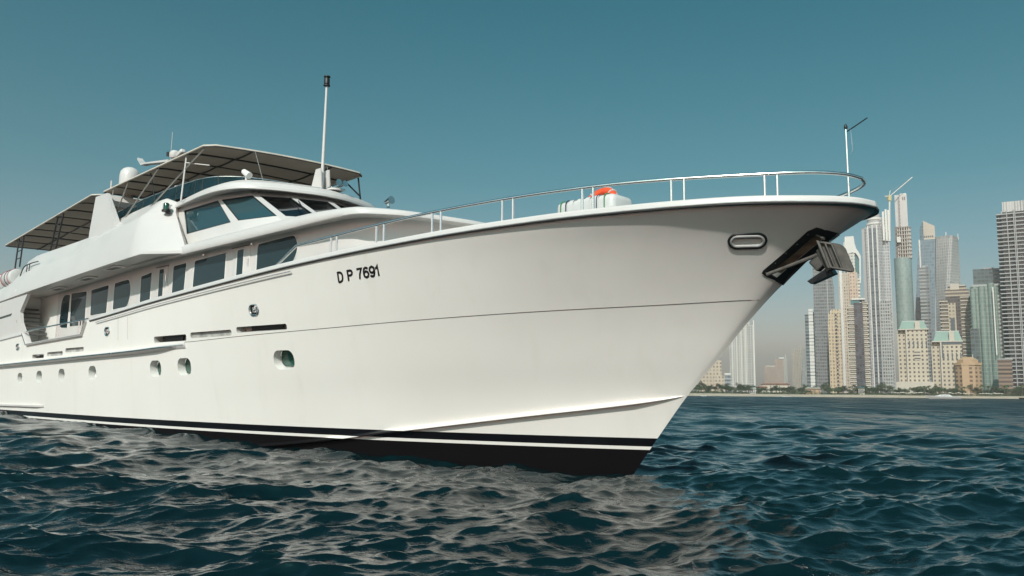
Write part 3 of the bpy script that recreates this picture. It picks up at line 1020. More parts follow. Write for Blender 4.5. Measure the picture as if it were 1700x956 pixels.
# glass that lets the cabin show
t = NT('clear_cabin_glass')
fr1 = t.new('ShaderNodeFresnel'); fr1.inputs[0].default_value = 2.6
tr1 = t.new('ShaderNodeBsdfTransparent'); tr1.inputs[0].default_value = (.36, .46, .40, 1)
gl1 = t.new('ShaderNodeBsdfGlossy'); gl1.inputs['Roughness'].default_value = .02; gl1.inputs[0].default_value = (.9, .95, 1, 1)
mx = t.new('ShaderNodeMixShader'); t.link(fr1.outputs[0], mx.inputs[0]); t.link(tr1.outputs[0], mx.inputs[1]); t.link(gl1.outputs[0], mx.inputs[2])
t.link(mx.outputs[0], t.out.inputs[0]); t.n.remove(t.b)
M['clear'] = t.m
for q in wins:
    c = sum(q, Vector()) / 4
    n = (q[1] - q[0]).cross(q[3] - q[0]).normalized()
    if n.dot(Vector((c.x + 13.5, c.y, 0))) > 0: n = -n
    g = MB(); g.bm.faces.new([g.bm.verts.new(p + (c - p) * .012 + n * .035) for p in q])
    g = g.build('window', M['clear'] if abs(n.y) < .8 else M['screen'], wheel, smooth=0)
    MB().tube([p + (c - p) * .03 + n * .02 for p in q], .022, 6, closed=True).build('gasket', M['black'], g)
    MB().tube([p + (c - p) * .07 + n * .10 for p in q], .05, 6, closed=True).build('lining', M['lining'], g)
cab = MB()
cab.box(S(-16.3, 0, 6.4), (.06, 4.4, 1.3)).box(S(-11.6, 0, 5.80), (3.4, 3.0, .06)).box(S(-14.0, 0, 7.06), (4.6, 3.5, .05))
cab.build('cabin_interior', M['interior'], wheel)
cs = MB(); cs.box(S(-11.6, 0, 6.05), (.7, 3.0, .5), bevel=.06); cs.build('helm_console', M['interior'], wheel)
for b0 in (1.45, .55, -.5):
    p0 = ext((-11.0, b0), (-9.55, b0), 6.2) + Vector((.06, 0, 0)); p1 = ext((-11.0, b0 - .3), (-9.55, b0 - .3), 6.72) + Vector((.06, 0, .03))
    MB().tube([p0, p1], .014, 6).build('wiper', M['black'], wheel)

# ---- wheelhouse roof with its brim
ROOF = [(-20, 2.45), (-16.5, 2.45), (-15.3, 2.5)] + dense([(-14.2, 2.62), (-13.2, 2.70), (-12.3, 2.66), (-11.65, 2.45), (-11.25, 2.05), (-10.95, 1.44), (-10.65, .55), (-10.58, 0)], 5)
roof = profile_body('wheelhouse_roof', ROOF, [(.5, 7.12), (.25, 7.10), (.03, 7.035), (0, 7.05), (0, 7.12), (.02, 7.15), (.05, 7.16), (.08, 7.23), (.16, 7.29), (.35, 7.345), (.7, 7.385), (1.2, 7.40)], M['paint'], yacht, cap_bottom=True)
full = half_to_full(ROOF); sg = inward_sign(full)
MB().tube([S(s, b, 7.345) for s, b in inset(full, .30 * sg) if s > -15.2 and b > .2], .014, 6).build('grab_rail', M['paint'], roof)

# ---- flybridge windscreen
WS = [(-20.4, 2.42), (-18, 2.42), (-15.6, 2.40)] + dense([(-14.4, 2.36), (-13.6, 2.18), (-13.0, 1.7), (-12.7, 1.1), (-12.55, .5), (-12.5, 0)], 4)
full = half_to_full(WS); sg = inward_sign(full)
ztop = lambda s: 7.62 + .2 * min(1, max(0, (s + 20.4) / 3))
bot = [S(s, b, 7.34) for s, b in full]; top = [S(s - .18, b, ztop(s)) for s, b in inset(full, .10 * sg)]
mb = MB(); mb.grid([bot, top]); bmesh.ops.solidify(mb.bm, geom=list(mb.bm.faces), thickness=.015)
ws = mb.build('windscreen', M['screen'], yacht, smooth=40)
MB().tube(top, .016, 6).build('top_trim', M['chrome'], ws)
for k in (1, 2, 3, 5, 8, 12, 17, 22, 26, 29, len(bot) - 3):
    if k < len(bot): MB().tube([bot[k], top[k]], .018, 6).build('post', M['dark_metal'], ws)
seat = MB(); seat.box(S(-16.1, 1.5, 7.62), (.7, 1.1, .55), Matrix.Rotation(.12, 4, 'Y'), .06); seat = seat.build('helm_seat', M['grey_rubber'], yacht)
MB().box(S(-16.1, 1.5, 7.92), (.78, 1.15, .06), Matrix.Rotation(.12, 4, 'Y'), .02).build('cushion', M['paint_inner'], seat)

# ---- canopies
def canopy(s0, s1, z0, z1, hw, front_bulge, label, cross, longs):
    """s0 aft, s1 forward"""
    ns, nb = 26, 20
    def pt(u, v):
        b = hw * v; r = .22
        e0 = s0; e1 = s1 + front_bulge * (1 - v * v) - .28 * v * (front_bulge > 0)
        # rounded corners
        av = abs(v) * hw
        if av > hw - r:
            c = r - math.sqrt(max(r * r - (av - (hw - r)) ** 2, 0)); e1 -= c; e0 += c * .3
        s = e0 + (e1 - e0) * u
        z = z0 + (z1 - z0) * (s - s0) / (s1 - s0) + .05 * (1 - v * v) - .03 * math.sin(math.pi * ((u * cross) % 1)) * (1 - v ** 4)
        return S(s, b, z)
    us = np.linspace(0, 1, ns * 2 + 1); vv = np.linspace(-1, 1, nb + 1)
    mb = MB(); mb.grid([[pt(u, v) for v in vv] for u in us])
    bmesh.ops.solidify(mb.bm, geom=list(mb.bm.faces), thickness=.018)
    o = mb.build('canopy', M['canvas'], yacht, smooth=40)
    edge = [pt(0, v) for v in vv] + [pt(u, 1) for u in us[1:]] + [pt(1, v) for v in vv[::-1][1:]] + [pt(u, -1) for u in us[::-1][1:-1]]
    MB().tube(edge, .032, 6, closed=True).build('binding', M['canvas_edge'], o)
    for k in range(cross + 1):
        MB().tube([pt(min(1, max(0, k / cross)), v) + Vector((0, 0, -.03)) for v in vv], .020 if k % 2 else .028, 6).build('cross_bow', M['dark_metal'] if k % 2 == 0 else M['seam'], o)
    for v in longs:
        MB().tube([pt(u, v) + Vector((0, 0, -.05)) for u in us], .028, 6).build('long_bar', M['dark_metal'], o)
    return o, pt


c1, pt1 = canopy(-21.0, -12.95, 8.42, 8.60, 2.62, .14, '', 7, (-.5, .5))
c2, pt2 = canopy(-32.2, -21.9, 7.78, 8.50, 2.62, .0, '', 8, (-.5, .5))
c1['label'] = 'brown canopy over the flybridge'; c2['label'] = 'brown canopy sloping down over the aft deck'


def poles(lst, r, mat, parent, name='canopy_pole', both=True):
    for a, b in lst:
        MB().tube([a, b], r, 8).build(name, mat, parent)
        if both: MB().tube([Vector((a[0], -a[1], a[2])), Vector((b[0], -b[1], b[2]))], r, 8).build(name, mat, parent)


M['alu'] = simple('brushed_aluminium', (.42, .40, .37), .4, .8, scale=10)
poles([(S(-18.95, 2.66, 7.1), S(-16.6, 2.56, 8.5)), (S(-16.95, 2.66, 7.2), S(-13.6, 2.52, 8.55)), (S(-19.9, 2.6, 7.3), S(-19.0, 2.56, 8.42)), (S(-20.6, 2.6, 7.5), S(-20.2, 2.56, 8.40))], .025, M['alu'], c1)
poles([(S(-16.9, 2.45, 7.3), S(-17.35, 2.5, 8.47))], .022, M['dark_metal'], c1)
poles([(S(-14.64, 2.66, 7.1), S(-14.7, 2.54, 8.52))], .026, M['paint'], c1)
poles([(S(-14.6, 2.58, 8.30), S(-13.65, 2.30, 8.10))], .018, M['paint'], c1)
poles([(S(-12.65, 1.0, 7.42), S(-12.75, 1.34, 8.55)), (S(-11.4, -.5, 7.40), S(-12.6, -1.08, 8.55))], .013, M['alu'], c1, both=False)
poles([(S(-12.2, -2.15, 7.36), S(-12.9, -2.50, 8.5)), (S(-12.35, -2.2, 7.75), S(-13.4, -2.3, 8.46))], .028, M['dark_metal'], c1, both=False)
for sa, sb_, zt in ((-26.36, -25.75, 8.2), (-30.6, -30.5, 7.9)):
    ds = .62
    for sgn in (1, -1):
        lad = MB()
        p = [S(sa, 2.6 * sgn, 6.6), S(sb_, 2.56 * sgn, zt), S(sa + ds, 2.6 * sgn, 6.6), S(sb_ + ds, 2.56 * sgn, zt + .04)]
        lad.tube([p[0], p[1]], .032, 8).tube([p[2], p[3]], .032, 8)
        for k in (.3, .55, .8): lad.tube([p[0].lerp(p[1], k), p[2].lerp(p[3], k)], .022, 6)
        lad.build('canopy_post', M['dark_metal'], c2)
poles([(S(-31.5, -1.5, 5.8), S(-31.5, -1.5, 7.85))], .03, M['dark_metal'], c2, both=False)

# ---- radar arch, radome, radar, aerials
arch_pts = [(-20.9, 8.17), (-19.87, 8.15), (-18.82, 7.0), (-18.6, 6.6), (-21.1, 6.6), (-21.05, 6.9)]
for sgn in (1, -1):
    mb = MB(); mb.loop_solid([[S(s, (2.98 if z < 7.2 else 2.90) * sgn, z) for s, z in arch_pts], [S(s, 2.80 * sgn, z) for s, z in arch_pts]])
    ao = mb.build('radar_arch_leg', M['paint'], yacht, smooth=20)
mb = MB(); mb.loop_solid([[S(-20.95, b, 7.95), S(-20.9, b, 8.15), S(-20.1, b, 8.15), S(-20.0, b, 7.95)] for b in (2.8, -2.8)]); mb.build('radar_arch_beam', M['paint'], yacht)
def lathe_part(name, prof, c, mat, parent, n=28): return MB().lathe(prof, c, n).build(name, mat, parent, smooth=45)
lathe_part('radome', [(.27, 0), (.335, .05), (.35, .3), (.345, .55), (.32, .70), (.25, .80), (.14, .865), (.03, .88)], S(-21.0, 1.75, 8.60), M['paint'], yacht)
lathe_part('radome_pedestal', [(.24, 0), (.16, .1), (.16, .50)], S(-21.0, 1.75, 8.12), M['paint'], yacht)
MB().tube([S(-21.2, 2.3, 8.05), S(-21.2, 2.3, 8.92)], .028, 8).build('whip_aerial', M['paint'], yacht)
mast = MB(); mast.loop_solid([[S(-21.2, .62, z0), S(-20.3, .62, z0), S(-20.3, .38, z0), S(-21.2, .38, z0)] if z0 < 9 else [S(-21.0, .58, z0), S(-20.4, .58, z0), S(-20.4, .42, z0), S(-21.0, .42, z0)] for z0 in (8.1, 9.85)])
mast = mast.build('radar_mast', M['paint'], yacht)
arm = MB(); arm.loop_solid([[S(-20.4, b, z) for b, z in ((.66, 9.82), (.66, 9.90), (.34, 9.90), (.34, 9.82))], [S(-22.6, b, z) for b, z in ((.62, 10.14), (.62, 10.20), (.38, 10.20), (.38, 10.14))], [S(-22.95, b, z) for b, z in ((.62, 10.16), (.62, 10.24), (.38, 10.24), (.38, 10.16))], [S(-23.35, b, z) for b, z in ((.60, 10.46), (.60, 10.54), (.40, 10.54), (.40, 10.46))]])
arm.build('radar_scanner', M['paint'], mast)
mb = MB().lathe([(.16, 0), (.19, .06), (.19, .2), (.12, .28)], S(-20.2, .5, 9.93), 16); mb.build('radar_base', M['paint'], mast)
mb = MB().lathe([(.07, 0), (.07, .14), (.05, .16)], S(-20.75, .5, 10.12), 10); mb.build('mast_light', M['black'], mast)
MB().tube([S(-20.55, .5, 9.95), S(-20.5, .5, 11.0)], .010, 6).build('whip_aerial', M['paint'], mast)
mb = MB(); mb.box(S(-19.7, .5, 10.02), (.45, .2, .16), Matrix.Rotation(-.3, 4, 'Y'), .05); mb.build('horn', M['paint'], mast)

# ---- foremast on the wheelhouse roof
mb = MB().tube([S(-11.2, 0, 7.35), S(-11.13, 0, 10.55)], .05, 12, radii=[.052, .034]); fm = mb.build('foremast', M['paint'], yacht)
for dy in (.14, -.14):
    q = [S(-11.55, dy, 7.36), S(-10.98, dy, 7.36), S(-11.05, dy, 7.98), S(-11.30, dy, 7.98)]
    MB().loop_solid([[p + Vector((0, .02, 0)) for p in q], [p + Vector((0, -.02, 0)) for p in q]]).build('tabernacle_plate', M['paint'], fm)
mb = MB().lathe([(.05, 0), (.10, .02), (.10, .05), (.07, .06), (.085, .08), (.085, .24), (.06, .28), (.10, .29), (.10, .32), (.04, .34)], S(-11.13, 0, 10.52), 14); mb.build('masthead_light', M['black'], fm)
# ---- searchlight, horns, lights
sp = MB().tube([S(-12.5, 1.72, 7.36), S(-12.5, 1.72, 7.72)], .035, 10).build('searchlight', M['paint'], yacht)
d_ = Vector((-.75, -.1, .45)).normalized()
c0 = S(-12.5, 1.72, 7.76)
MB().tube([c0 - d_ * .17, c0 - d_ * .12, c0 + d_ * .14, c0 + d_ * .2], .09, 14, radii=[.10, .10, .085, .05]).build('lamp_head', M['paint_inner'], sp)
hr = MB().box(S(-10.95, -.35, 7.42), (.2, .5, .06), None, .01).build('horn_cluster', M['chrome'], yacht)
for k in (0, .22):
    MB().tube([S(-11.3, -.28 - k, 7.50), S(-11.0, -.28 - k, 7.54), S(-10.8, -.28 - k, 7.57), S(-10.72, -.28 - k, 7.58)], .05, 12, radii=[.03, .035, .06, .10]).build('trumpet', M['chrome'], hr)
lathe_part('junction_box', [(.22, 0), (.22, .05), (.1, .07)], S(-10.9, -.25, 7.34), M['paint'], hr, 16)
h2 = MB().lathe([(.06, 0), (.03, .04), (.03, .14)], S(-11.05, -2.35, 7.22), 10).build('deck_floodlight', M['chrome'], yacht)
MB().tube([S(-11.2, -2.35, 7.40), S(-11.0, -2.35, 7.42), S(-10.88, -2.35, 7.43)], .1, 12, radii=[.05, .1, .13]).build('lamp_head', M['chrome'], h2)
nav = lathe_part('navigation_light', [(.11, 0), (.11, .03), (.085, .035), (.085, .2), (.06, .235), (.02, .24)], S(-15.35, 2.78, 6.90), M['green_lens'], yacht, 16)
lathe_part('light_base', [(.13, -.03), (.13, .03), (.09, .035)], S(-15.35, 2.78, 6.89), M['black'], nav, 16)
mb = MB(); mb.box(S(-15.48, 2.70, 7.0), (.04, .32, .28), Matrix.Rotation(.2, 4, 'Z'), .01); mb.build('light_screen', M['paint'], nav)

# ---- bow handrail, wrapped round the tip
railh = [(-7.75, 3.44, 4.33), (-6.91, 3.39, 4.76), (-5.45, 3.29, 4.84), (-4.11, 3.17, 4.92), (-2.54, 2.97, 5.0), (-.76, 2.65, 5.055), (.78, 2.29, 5.07), (1.97, 1.9, 5.06), (3.46, 1.23, 5.03), (4.07, .83, 5.03), (4.42, .42, 5.02), (4.54, 0, 5.01)]
sb_r = [S(*railh[0])] + spline([S(*p) for p in railh[1:]], 6)
port_r = [Vector((p.x, -p.y, p.z)) for p in sb_r[::-1][1:]]
br = MB().tube(sb_r + port_r, .032, 10).build('bow_rail', M['chrome'], yacht, smooth=60)
fz = smooth_curve([p[0] for p in railh], [p[2] for p in railh]); fb = smooth_curve([p[0] for p in railh], [p[1] for p in railh])
for s in (-5.65, -5.46, -4.2, -3.98, -2.66, -2.44, -1.01, -.78, .60, .80, 2.11, 2.31, 3.47, 3.64):
    for sgn in (1, -1):
        b = float(fb(s)); mb = MB().tube([S(s, b * sgn, float(zS(s)) + .03), S(s, b * sgn, float(fz(s)))], .025, 8)
        o = mb.build('stanchion', M['chrome'], br)
# ---- rail in the gate
gr = MB().tube([S(-18.62, 3.65, 3.72), S(-19.2, 3.65, 3.70), S(-22, 3.66, 3.64), S(-24.5, 3.65, 3.58), S(-25.02, 3.62, 3.52)], .026, 8).build('gate_rail', M['chrome'], yacht)
for s in (-19.44, -19.2, -21.5, -21.25):
    MB().tube([S(s, 3.65, 3.15), S(s, 3.65, 3.68)], .020, 8).build('stanchion', M['chrome'], gr)
# ---- bow staff
bs = MB().tube([S(4.33, 0, 4.58), S(4.32, 0, 5.90)], .02, 8, radii=[.024, .018]).build('bow_staff', M['chrome'], yacht)
MB().lathe([(.022, 0), (.03, .02), (.03, .05), (.012, .09)], S(4.32, 0, 5.88), 10).build('staff_light', M['black'], bs)
MB().tube([S(4.34, 0, 5.84), S(4.68, 0, 6.0)], .011, 6).build('staff_arm', M['black'], bs)
MB().tube([S(4.40, 0, 5.86), S(4.42, 0, 5.50), S(4.39, 0, 5.45)], .006, 6).build('staff_halyard', M['chrome'], bs)
# cleats on the cap
for s in (-3.2, 1.4):
    b = hb(s, 4.5) - .5
    MB().tube([S(s - .16, b, 4.55), S(s + .16, b, 4.55)], .02, 8).tube([S(s, b, 4.4), S(s, b, 4.55)], .02, 8).build('cleat', M['chrome'], yacht)

# =================================================================== LOOSE THINGS ABOARD
def world_of(p, rz=0.): return (Matrix.Translation(yacht.location) @ Matrix.Rotation(-HEAD, 4, 'Z')) @ p


def canister(name, label, p, length, r, rz, straps, boxy=False, group=None):
    root = empty(name, world_of(p), -HEAD + rz)
    tag(root, label, 'life raft', group)
    prof = [(r * .72, -length / 2), (r * .93, -length / 2 + .03), (r, -length / 2 + .10), (r * .985, -.02), (r * 1.03, -.02), (r * 1.03, .02), (r * .985, .02), (r, length / 2 - .10), (r * .93, length / 2 - .03), (r * .72, length / 2)]
    if boxy:
        sh = MB().box((0, 0, r + .08), (length, 2 * r, 2 * r), None, .11)
        for x in (-.30, -.10, .10, .30): sh.box((x, 0, r + .08), (.09, 2 * r + .022, 2 * r + .022), None, .10)
        sh.build('shell', M['canister'], root, smooth=50)
    else:
        MB().lathe(prof, (0, 0, r + .08), 28, 'X').build('shell', M['canister'], root, smooth=40)
    for x, m in straps:
        if boxy: MB().tube([(x, y_, z_ + r + .08) for y_, z_ in rrect(2 * r + .028, 2 * r + .028, .11, 5)], .011, 6, closed=True).build('strap', m, root)
        else: MB().tube([(x + .012 * math.sin(a * 2), (r + .012) * math.cos(a), r + .08 + (r + .012) * math.sin(a)) for a in np.linspace(0, 2 * math.pi, 25)[:-1]], .011, 6, closed=True).build('strap', m, root)
    cr = MB()
    for x in (-length * .3, length * .3):
        cr.tube([(x, -r * .85, .0), (x, -r * .6, .10), (x, r * .6, .10), (x, r * .85, .0)], .03, 8)
    cr.build('cradle', M['chrome'], root)
    return root


canister('life_raft', 'white life raft canister with green and navy straps on the foredeck behind the bow rail', S(-.04, 1.2, 4.41), 1.40, .325, 0, [(-.55, M['green_strap']), (-.42, M['blue_strap']), (.32, M['blue_strap']), (.50, M['green_strap'])], boxy=True)
canister('life_raft', 'white life raft canister with red straps on the aft upper deck, nearer the bridge wing', S(-29.75, 2.85, 5.62), 1.35, .36, 0, [(-.42, M['red_strap']), (.05, M['blue_strap']), (.42, M['red_strap'])], group='life rafts on the aft upper deck')
canister('life_raft', 'white life raft canister cut by the left edge of the photo, aft of its neighbour', S(-31.35, 2.85, 5.55), 1.35, .36, 0, [(-.42, M['red_strap']), (.05, M['blue_strap']), (.42, M['red_strap'])], group='life rafts on the aft upper deck')
lb = empty('lifebuoy', world_of(S(-.42, .55, 5.22)), -HEAD)
tag(lb, 'orange lifebuoy with white rope leaning up behind the foredeck life raft', 'lifebuoy')
tilt = Matrix.Rotation(math.radians(62), 4, 'X')
ringp = [tilt @ Vector((.33 * math.cos(a), .33 * math.sin(a), 0)) for a in np.linspace(0, 2 * math.pi, 41)[:-1]]
MB().tube(ringp, .085, 14, closed=True).build('ring', M['orange'], lb)
MB().tube([tilt @ Vector(((.425 + .02 * math.cos(4 * a)) * math.cos(a), (.425 + .02 * math.cos(4 * a)) * math.sin(a), 0)) for a in np.linspace(0, 2 * math.pi, 65)[:-1]], .007, 6, closed=True).build('grab_rope', M['paint'], lb)
for a in (.78, 2.36, 3.93, 5.5):
    c = Vector((.33 * math.cos(a), .33 * math.sin(a), 0)); rd = c.normalized()
    MB().tube([tilt @ (c + rd * .09 * math.cos(q) + Vector((0, 0, .09 * math.sin(q)))) for q in np.linspace(0, 2 * math.pi, 17)[:-1]], .014, 5, closed=True).build('band', M['canister'], lb)

# =================================================================== FAR SHORE: TOWERS
def facade(name, wall, glass, bay=3.2, floor=3.5, wf=.55, hf=.5, rough=.35, uoff=0., var=.5, streak=.12, ledge=None):
    """wall with a regular grid of windows, laid out in metres over the UVs of each face"""
    t = NT(name)
    uv = t.new('ShaderNodeTexCoord')
    sp = t.new('ShaderNodeSeparateXYZ'); t.link(uv.outputs['UV'], sp.inputs[0])
    u = t.math('DIVIDE', t.math('ADD', sp.outputs['X'], uoff), bay); v = t.math('DIVIDE', sp.outputs['Y'], floor)
    def inside(x, w):
        if w >= 1: return 1.0
        return t.math('LESS_THAN', t.math('ABSOLUTE', t.math('SUBTRACT', t.math('FRACT', x), .5)), w / 2)
    win = t.math('MULTIPLY', inside(u, wf), inside(v, hf))
    cmb = t.new('ShaderNodeCombineXYZ'); t.link(t.math('FLOOR', u), cmb.inputs[0]); t.link(t.math('FLOOR', v), cmb.inputs[1])
    wn_ = t.new('ShaderNodeTexWhiteNoise'); wn_.noise_dimensions = '2D'; t.link(cmb.outputs[0], wn_.inputs[0])
    gl = t.mix(t.ramp(wn_.outputs[0], 0, 1), tuple(c * (1 - var) for c in glass), tuple(min(1, c * (1 + var)) for c in glass))
    nz = t.noise(.03, 4, .6, stretch=(1, 1, .3))
    wl_ = t.mix(t.ramp(nz, .3, .7), tuple(c * (1 - streak) for c in wall), tuple(min(1, c * (1 + streak)) for c in wall))
    if ledge:
        every, col = ledge
        lv = t.math('LESS_THAN', t.math('FRACT', t.math('DIVIDE', sp.outputs['Y'], every)), .35 / every * 3)
        win = t.math('MULTIPLY', win, t.math('SUBTRACT', 1.0, lv)); wl_ = t.mix(lv, wl_, col)
    t.set('Base Color', t.mix(win, wl_, gl))
    t.set('Roughness', t.math('SUBTRACT', .75, t.math('MULTIPLY', win, .75 - rough)))
    t.set('Specular IOR Level', .5)
    return t.m


def flat(name, col, rough=.7): return simple(name, col, rough, var=.08, scale=.05)


def uv_prism(mb, loops, z_uv=True):
    """loops (lists of points from bottom to top) joined into walls with UVs in metres, capped on top"""
    bm = mb.bm; uvl = bm.loops.layers.uv.verify()
    vs = [[bm.verts.new(p) for p in L] for L in loops]
    n = len(loops[0])
    per = [0.]
    for k in range(n): per.append(per[-1] + (Vector(loops[0][(k + 1) % n]) - Vector(loops[0][k])).length)
    for i in range(len(vs) - 1):
        for k in range(n):
            f = bm.faces.new((vs[i][k], vs[i][(k + 1) % n], vs[i + 1][(k + 1) % n], vs[i + 1][k]))
            for lp, (uu, zz) in zip(f.loops, ((per[k], loops[i][k][2]), (per[k + 1], loops[i][(k + 1) % n][2]), (per[k + 1], loops[i + 1][(k + 1) % n][2]), (per[k], loops[i + 1][k][2]))):
                lp[uvl].uv = (uu, zz)
    bm.faces.new(list(reversed(vs[0]))); bm.faces.new(vs[-1])
    return mb


def rect(w, d, cx=0., cy=0., ch=0.):
    x0, x1, y0, y1 = cx - w / 2, cx + w / 2, cy - d / 2, cy + d / 2
    if ch: return [(x0 + ch, y0), (x1 - ch, y0), (x1, y0 + ch), (x1, y1 - ch), (x1 - ch, y1), (x0 + ch, y1), (x0, y1 - ch), (x0, y0 + ch)]
    return [(x0, y0), (x1, y0), (x1, y1), (x0, y1)]


def circ(r, cx=0., cy=0., n=28, sy=1.): return [(cx + r * math.cos(2 * math.pi * k / n), cy + sy * r * math.sin(2 * math.pi * k / n)) for k in range(n)]


def vol(name, outline, z0, z1, mat, parent, top=None, tops=None, smooth=25):
    """one storey block: outline from z0 to z1, optionally tapering to another outline; tops gives a height per corner"""
    top = top or outline
    mb = MB()
    uv_prism(mb, [[(x, y, z0) for x, y in outline], [(x, y, (tops[i] if tops else z1)) for i, (x, y) in enumerate(top)]])
    return mb.build(name, mat, parent, smooth=smooth)


class Tower:
    def __init__(self, name, label, x0, x1, ytop, D, rz=0., ymid=None, group=None, cat='tower'):
        ym = ymid or (ytop + 640) / 2
        a, b = at(x0, ym, D), at(x1, ym, D)
        self.D = D; self.x = (a.x + b.x) / 2
        th = math.atan2(self.x, D); self.k = math.cos(th)
        self.root = empty(name, (self.x, D, GZ), rz - th)
        tag(self.root, label, cat, group)
        self.xc = (x0 + x1) / 2; self.h = self.z(ytop)

    def z(self, y, x=None): return at(x or self.xc, y, self.D).z - GZ

    def px(self, x, y=560): return (at(x, y, self.D).x - self.x) * self.k

    def block(self, name, x0, x1, y0, y1, mat, d=None, cy=None, ch=0., dy=0., outline=None, **k):
        """box between pixel columns x0..x1 from pixel row y0 (foot, None = ground) to y1 (top)"""
        yy = ((y0 or 640) + y1) / 2
        a, b = self.px(x0, yy), self.px(x1, yy); w = b - a; d = d or w
        o = rect(w, d, (a + b) / 2, d / 2 + dy, ch)
        return vol(name, o, self.z(y0) if y0 else -.5, self.z(y1), mat, self.root, **k)

    def slabs(self, name, x0, x1, y0, y1, step, mat, d, out=1.2, th=.5, dy=0., parent=None, ch=0.):
        """a stack of balcony slabs standing proud of the wall"""
        a, b = self.px(x0), self.px(x1); mb = MB()
        z = self.z(y0) if y0 else 4.; zt = self.z(y1); n = 0
        while z < zt:
            o = rect(b - a + 2 * out, d + out, (a + b) / 2, d / 2 + dy - out / 2 - .01)
            mb.loop_solid([[Vector((x, y, z)) for x, y in o], [Vector((x, y, z + th)) for x, y in o]]); z += step; n += 1
        o = mb.build(name, mat, parent or self.root, smooth=0)
        o['kind'] = 'stuff'
        return o


W_ = {
    'white': flat('white_render', (.62, .60, .56)), 'beige': flat('beige_stone', (.50, .41, .30)), 'grey': flat('grey_concrete', (.36, .35, .34)),
    'dark': flat('dark_cladding', (.10, .11, .12)), 'teal': flat('teal_glass', (.05, .16, .17), .15), 'copper': flat('green_copper_roof', (.24, .33, .28)),
    'orange': flat('ochre_render', (.43, .29, .175)), 'redroof': flat('terracotta_roof', (.33, .16, .10)), 'sandroof': flat('sand_panel', (.46, .40, .33)),
    'cream': flat('cream_render', (.50, .445, .37)),
}
far_grp = 'towers on the far shore'

# -- low pale blocks half hidden by the bow
T = Tower('apartment_block', 'low beige apartment blocks just right of the yacht stem at the shoreline', 1168, 1206, 590, 820, cat='building')
m = facade('beige_block_facade', (.46, .39, .31), (.22, .18, .14), 3.2, 3.4, .45, .5)
T.block('wall', 1160, 1198, None, 598, m, d=26); T.block('low_wing', 1186, 1206, None, 624, m, d=20, dy=-6); T.block('roof_house', 1176, 1190, 598, 590, W_['cream'], d=12, dy=6)
T = Tower('office_block', 'small grey-blue office block at the foot of the white gridded tower', 1203, 1213, 620, 790, cat='building')
T.block('wall', 1203, 1213, None, 622, facade('grey_office_facade', (.30, .31, .32), (.10, .12, .14), 3, 3.4, 1, .5), d=14); T.block('roof', 1202.6, 1213.4, 622, 619.5, W_['white'], d=15, dy=-.5)

T = Tower('gridded_tower', 'white tower with a fine grid of windows, partly hidden by the yacht stem', 1211, 1253, 520, 1150)
m = facade('white_grid_facade', (.47, .455, .42), (.20, .20, .20), 3.3, 3.4, .5, .6, var=.3, ledge=(64, (.56, .54, .49)))
T.block('shaft', 1211, 1245, None, 520, m, d=28)
T.block('corner_shaft', 1243, 1252, None, 540, facade('white_grid_corner_facade', (.46, .445, .41), (.17, .175, .18), 3.0, 3.4, .6, .6, var=.3), d=22, dy=-2.)
for x in (1216, 1223, 1230.5, 1238): T.block('pier', x - .7, x + .7, None, 522, W_['white'], d=3, dy=-1.2)
T.block('edge_pier', 1251, 1253, None, 532, W_['white'], d=24, dy=-2.6)

# -- hazy far group
T = Tower('far_tower', 'faint pinkish pair of joined blocks far off in the haze', 1269, 1292, 607, 2600, cat='tower')
mfar = facade('far_pink_facade', (.42, .30, .23), (.22, .17, .15), 4, 3.4, .5, .5)
T.block('wall', 1269, 1291, None, 609, mfar, d=50); T.block('parapet', 1271, 1289, 609, 606.5, W_['cream'], d=40, dy=4)
T = Tower('far_tower', 'faint pinkish slab with a pale roof edge, right of the joined blocks', 1287, 1301, 594, 2500, cat='tower')
T.block('wall', 1287, 1301, None, 596, mfar, d=40); T.block('roof_edge', 1293, 1302, 596, 593, W_['white'], d=30, dy=-2)
T = Tower('far_tower', 'faint slim pale tower far off in the haze with a small needle', 1300, 1307, 592, 2700, cat='tower')
T.block('wall', 1300, 1307, None, 593, facade('far_pale_facade', (.46, .42, .36), (.25, .24, .22), 4, 3.4, .5, .5), d=24); T.block('needle', 1303.6, 1304.6, 593, 588, W_['white'], d=3, dy=8)
T = Tower('far_tower', 'hazy tan twin-crowned tower left of the dark slim tower', 1315, 1331, 575, 2300, cat='tower')
mtan = facade('far_tan_facade', (.40, .33, .26), (.22, .19, .16), 4, 3.4, .5, .6)
T.block('wall', 1315, 1331, None, 585, mtan, d=40); T.block('crown', 1316.5, 1321, 585, 579, mtan, d=12, dy=6); T.block('crown', 1326, 1330, 585, 576, mtan, d=12, dy=6); T.block('spire', 1327.6, 1328.4, 576, 571, W_['cream'], d=3, dy=10)
T = Tower('far_tower', 'hazy grey tower with a sloping roof beside the tan twin-crowned one', 1329, 1342, 573, 2200, cat='tower')
mg = facade('far_grey_facade', (.30, .29, .27), (.18, .18, .18), 4, 3.4, .6, .6)
a, b = T.px(1329), T.px(1342); vol('wall', rect(b - a, 36, (a + b) / 2, 18), -.5, 0, mg, T.root, tops=[T.z(583), T.z(574), T.z(574), T.z(583)])

